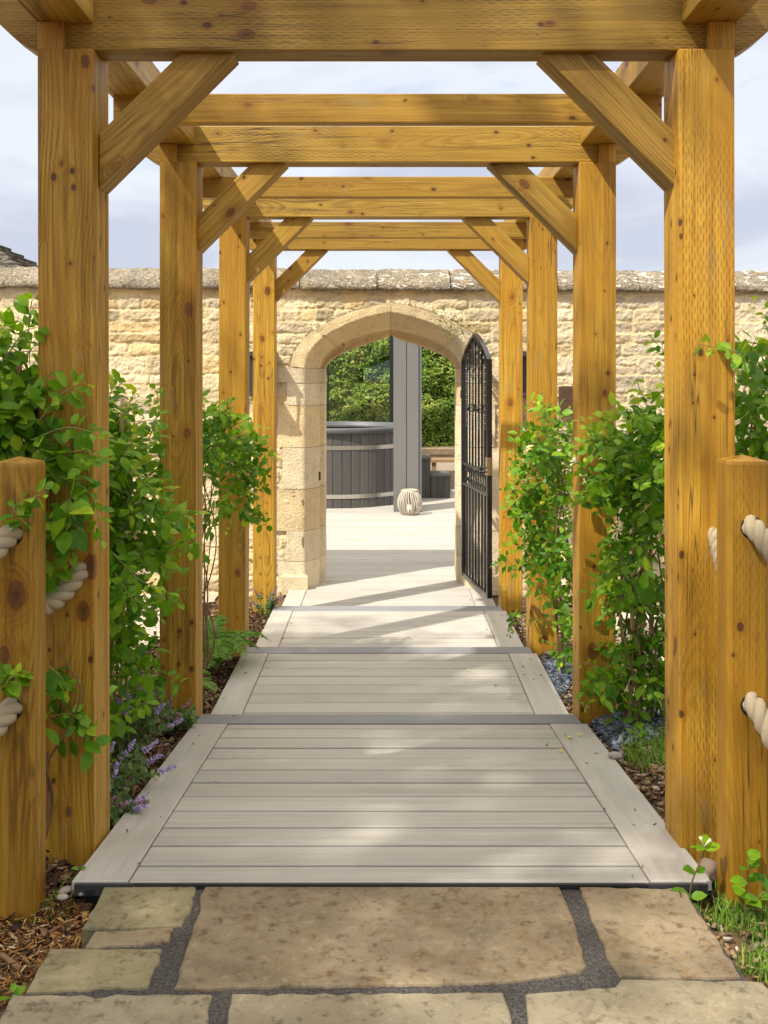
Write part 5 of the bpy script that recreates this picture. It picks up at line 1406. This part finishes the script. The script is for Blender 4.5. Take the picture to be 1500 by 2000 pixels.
# cobbles, each a stone of its own
k = NT('field_stone'); p = k.obj(); at = k.n('ShaderNodeObjectInfo').outputs['Random']; n1 = k.noise(p, 30, 5, .7)
c = k.mix(at, (.22, .155, .11), (.36, .32, .28)); k.bump(n1, .5, .006); M_cob = k.fin(k.mix(k.rng(n1, .45, .7, 0, .6), c, (.20, .15, .11)), .85, .2)
for (x, y, Y, sx_, sy_, sz_, lab, sd) in [(1381, 1702, 2.55, .040, .03, .030, 'pinkish rounded stone between right low post and pergola post', 1), (1372, 1712, 2.50, .020, .016, .014, 'small cream stone leaning on the pinkish rounded stone', 2), (122, 1752, 2.40, .014, .010, .007, 'pale grey pebble in the litter at the left boardwalk corner', 3), (128, 1738, 2.44, .020, .013, .007, 'flat brown stone behind pale pebble at left boardwalk corner', 4), (160, 1742, 2.44, .014, .012, .008, 'tan stone under the left end of the boardwalk', 5), (1202, 1476, 3.48, .024, .02, .014, 'grey flat stone on the soil beside the grass tuft at right', 6), (1213, 1471, 3.5, .011, .01, .008, 'white pebble beside grey flat stone at right', 7), (236, 1582, 3.0, .026, .02, .015, 'brown stone in bark mulch beside the first left post', 8)]:
    q = px(x, y, Y); bm = bmesh.new(); bmesh.ops.create_icosphere(bm, subdivisions=3, radius=1)
    for v in bm.verts:
        f = 1 + .35*(float(fbm(np.array(v.co.x*1.6 + sd*7), np.array(v.co.y*1.6 + v.co.z*1.3 + 20), sd)) - .5); v.co = Vector((v.co.x*sx_*f, v.co.y*sy_*f, v.co.z*sz_*f))
    me = bpy.data.meshes.new('stone'); bm.to_mesh(me); bm.free(); me.materials.append(M_cob)
    for f in me.polygons: f.use_smooth = True
    o = bpy.data.objects.new('stone', me); COL.objects.link(o); o.location = (q.x, q.y, max(q.z, float(ground_z(q.x, q.y)) + sz_*.5)); o.rotation_euler = (0, 0, sd)
    tag(o, lab, 'stone')
# twigs in the mulch
for (P, r, lab) in [([(50, 1842), (90, 1822), (128, 1805)], .0032, 'long thin brown twig lying across the mulch at left'), ([(0, 1862), (22, 1880), (40, 1893)], .0065, 'broken bark stick at the left edge of the mulch'), ([(30, 1890), (90, 1885), (140, 1882)], .0026, 'dark thin twig near the paving at left')]:
    m = MB(); pts = [px(x, y, (ZC + .055)*F/(y - 734)) for x, y in P]; m.tube(catmull(pts, 6), r, 6); tag(m.build('twig', M_stem, None, True, origin=tuple(pts[0])), lab, 'twig')
# fallen petals on the boards
for i, (x, y, lab) in enumerate([(1113, 1444, 'fallen yellow petal on right border board, left of a pair'), (1133, 1440, 'fallen yellow petal on right border board, right of a pair'), (1098, 1470, 'fallen yellow petal at the seam of the right border board'), (913, 1312, 'fallen orange petal alone on the second deck section')]):
    Y = 1950/(y - 734 - 187.7) if y > 1420 else 2876/(y - 734); z = z1(Y) + .006 if y > 1420 else -.236
    m = MB(); X0 = (x-757)*Y/F
    for j in range(5):
        a = random.uniform(0, 2*PI); d = Vector((math.cos(a), math.sin(a)*.8, 0))*random.uniform(.008, .017)
        m.tube([(X0, Y, z), (X0 + d.x*.6, Y + d.y*.6, z + .004), (X0 + d.x, Y + d.y, z + .001)], [.0022, .003, .001], 5, .15)
    tag(m.build('fallen_petal', M_flower, None, True, origin=(X0, Y, z)), lab, 'petal')

# hedge beyond the terrace
hd = empty('hedge', (0, 15.7, 0.1), 'tall dense green clipped hedge filling the view behind the hot tub', 'hedge')
g = np.random.default_rng(71); n = 40000
x = g.uniform(-1.9, 2.1, n); z = g.uniform(0.08, 2.5, n)
dep = 0.30*(fbm(x*3.2 + 40, z*4.2 + 40, 72, 4) - .5) + .10*(fbm(x*11 + 40, z*12 + 40, 73, 2) - .5)
y = 15.52 + dep*1.0 + g.uniform(-.03, .06, n)
D = np.stack([g.normal(0, 1, n), -np.abs(g.normal(.35, .4, n)), g.normal(-.2, .8, n)], -1); N = np.stack([g.normal(0, .5, n), np.full(n, -1.0), g.normal(.7, .4, n)], -1)
br_ = fbm(x*2.1 + 9, z*2.6 + 9, 74, 3)
tint = np.clip(.60 + 1.2*(br_ - .5) + g.normal(0, .18, n), 0, 1)
V, Fs, C_ = leaves(np.stack([x, y, z], -1), D, N, g.uniform(.035, .068, n), tint, simple=True, widthf=np.full(n, 1.1))
mesh_np('foliage', V, Fs, G_HEDGE, hd, True, C_)
k = NT('hedge_twigs'); p = k.obj(); M_hcore = k.fin(k.mix(k.noise(p, 30), (.012, .016, .006), (.035, .035, .015)), .95, .1)
gxx = np.linspace(-4, 4, 80); gzz = np.linspace(-.1, 2.45, 30); X, Z = np.meshgrid(gxx, gzz)
Yb = 15.58 + .30*(fbm(X*3.2+40, Z*4.2+40, 72, 4) - .5)
m = MB(); m.box(-4, 4, 15.85, 16.5, -.1, 2.42)
mesh_np('twig_mass', np.concatenate([np.stack([X, Yb, Z], -1).reshape(-1, 3), np.array(m.v)]), [gridfaces(80, 30), np.array(m.f) + X.size], M_hcore, hd, True)

# broad tree standing behind and left of the viewpoint: its crown dapples the foreground
tr = empty('shade_tree', (-5.2, -2.3, -.1), 'broad leafy tree behind the viewpoint dappling the near boardwalk with shade', 'tree')
m = MB(); tp = [(-5.2, -2.3, -.3), (-5.1, -2.2, 1.5), (-4.9, -1.9, 3.2), (-4.6, -1.4, 5.2), (-4.3, -.8, 7.2)]
m.tube(catmull(tp, 6), [.26*(1 - .75*i/24) for i in range(25)], 12); 
g = np.random.default_rng(81)
for i in range(14):
    a = g.uniform(0, 2*PI); b = Vector(tp[2]).lerp(Vector(tp[4]), g.random()); e = b + Vector((math.cos(a)*g.uniform(1, 2.3), math.sin(a)*g.uniform(.8, 1.7), g.uniform(.4, 1.4)))
    m.tube(catmull([b, b.lerp(e, .5) + Vector((0, 0, .25)), e], 6), [.07*(1 - .8*j/12) for j in range(13)], 7)
m.build('trunk', M_stem, tr, True)
def crown(n, cen, rad, nclump, seed, cl=(.30, .62)):
    g = np.random.default_rng(seed); cen = np.array(cen); rad = np.array(rad)
    cc_ = g.normal(size=(nclump, 3)); cc_ = cc_/np.linalg.norm(cc_, axis=1)[:, None]*(g.random(nclump)**(1/3))[:, None]; cc_ = cen + cc_*rad
    ci = g.integers(0, nclump, n); r = g.uniform(*cl, nclump)[ci][:, None]
    P = cc_[ci] + g.normal(size=(n, 3))*r*np.array((.55, .55, .4))
    return P
Pt = np.concatenate([crown(TREE_N, TREE_C, TREE_R, TREE_K, 82), crown(2600, (-5.5, 1.0, 7.6), (1.0, 1.25, .6), 24, 83)])
n = len(Pt); D = g.normal(size=(n, 3)); D[:, 2] -= .4; N = g.normal(size=(n, 3))*.6 + np.array((0, 0, 1))
V, Fs, C_ = leaves(Pt, D, N, g.uniform(.09, .15, n), g.random(n), simple=True, widthf=np.full(n, 1.25))
mesh_np('crown', V, Fs, G_TREE, tr, False, C_)
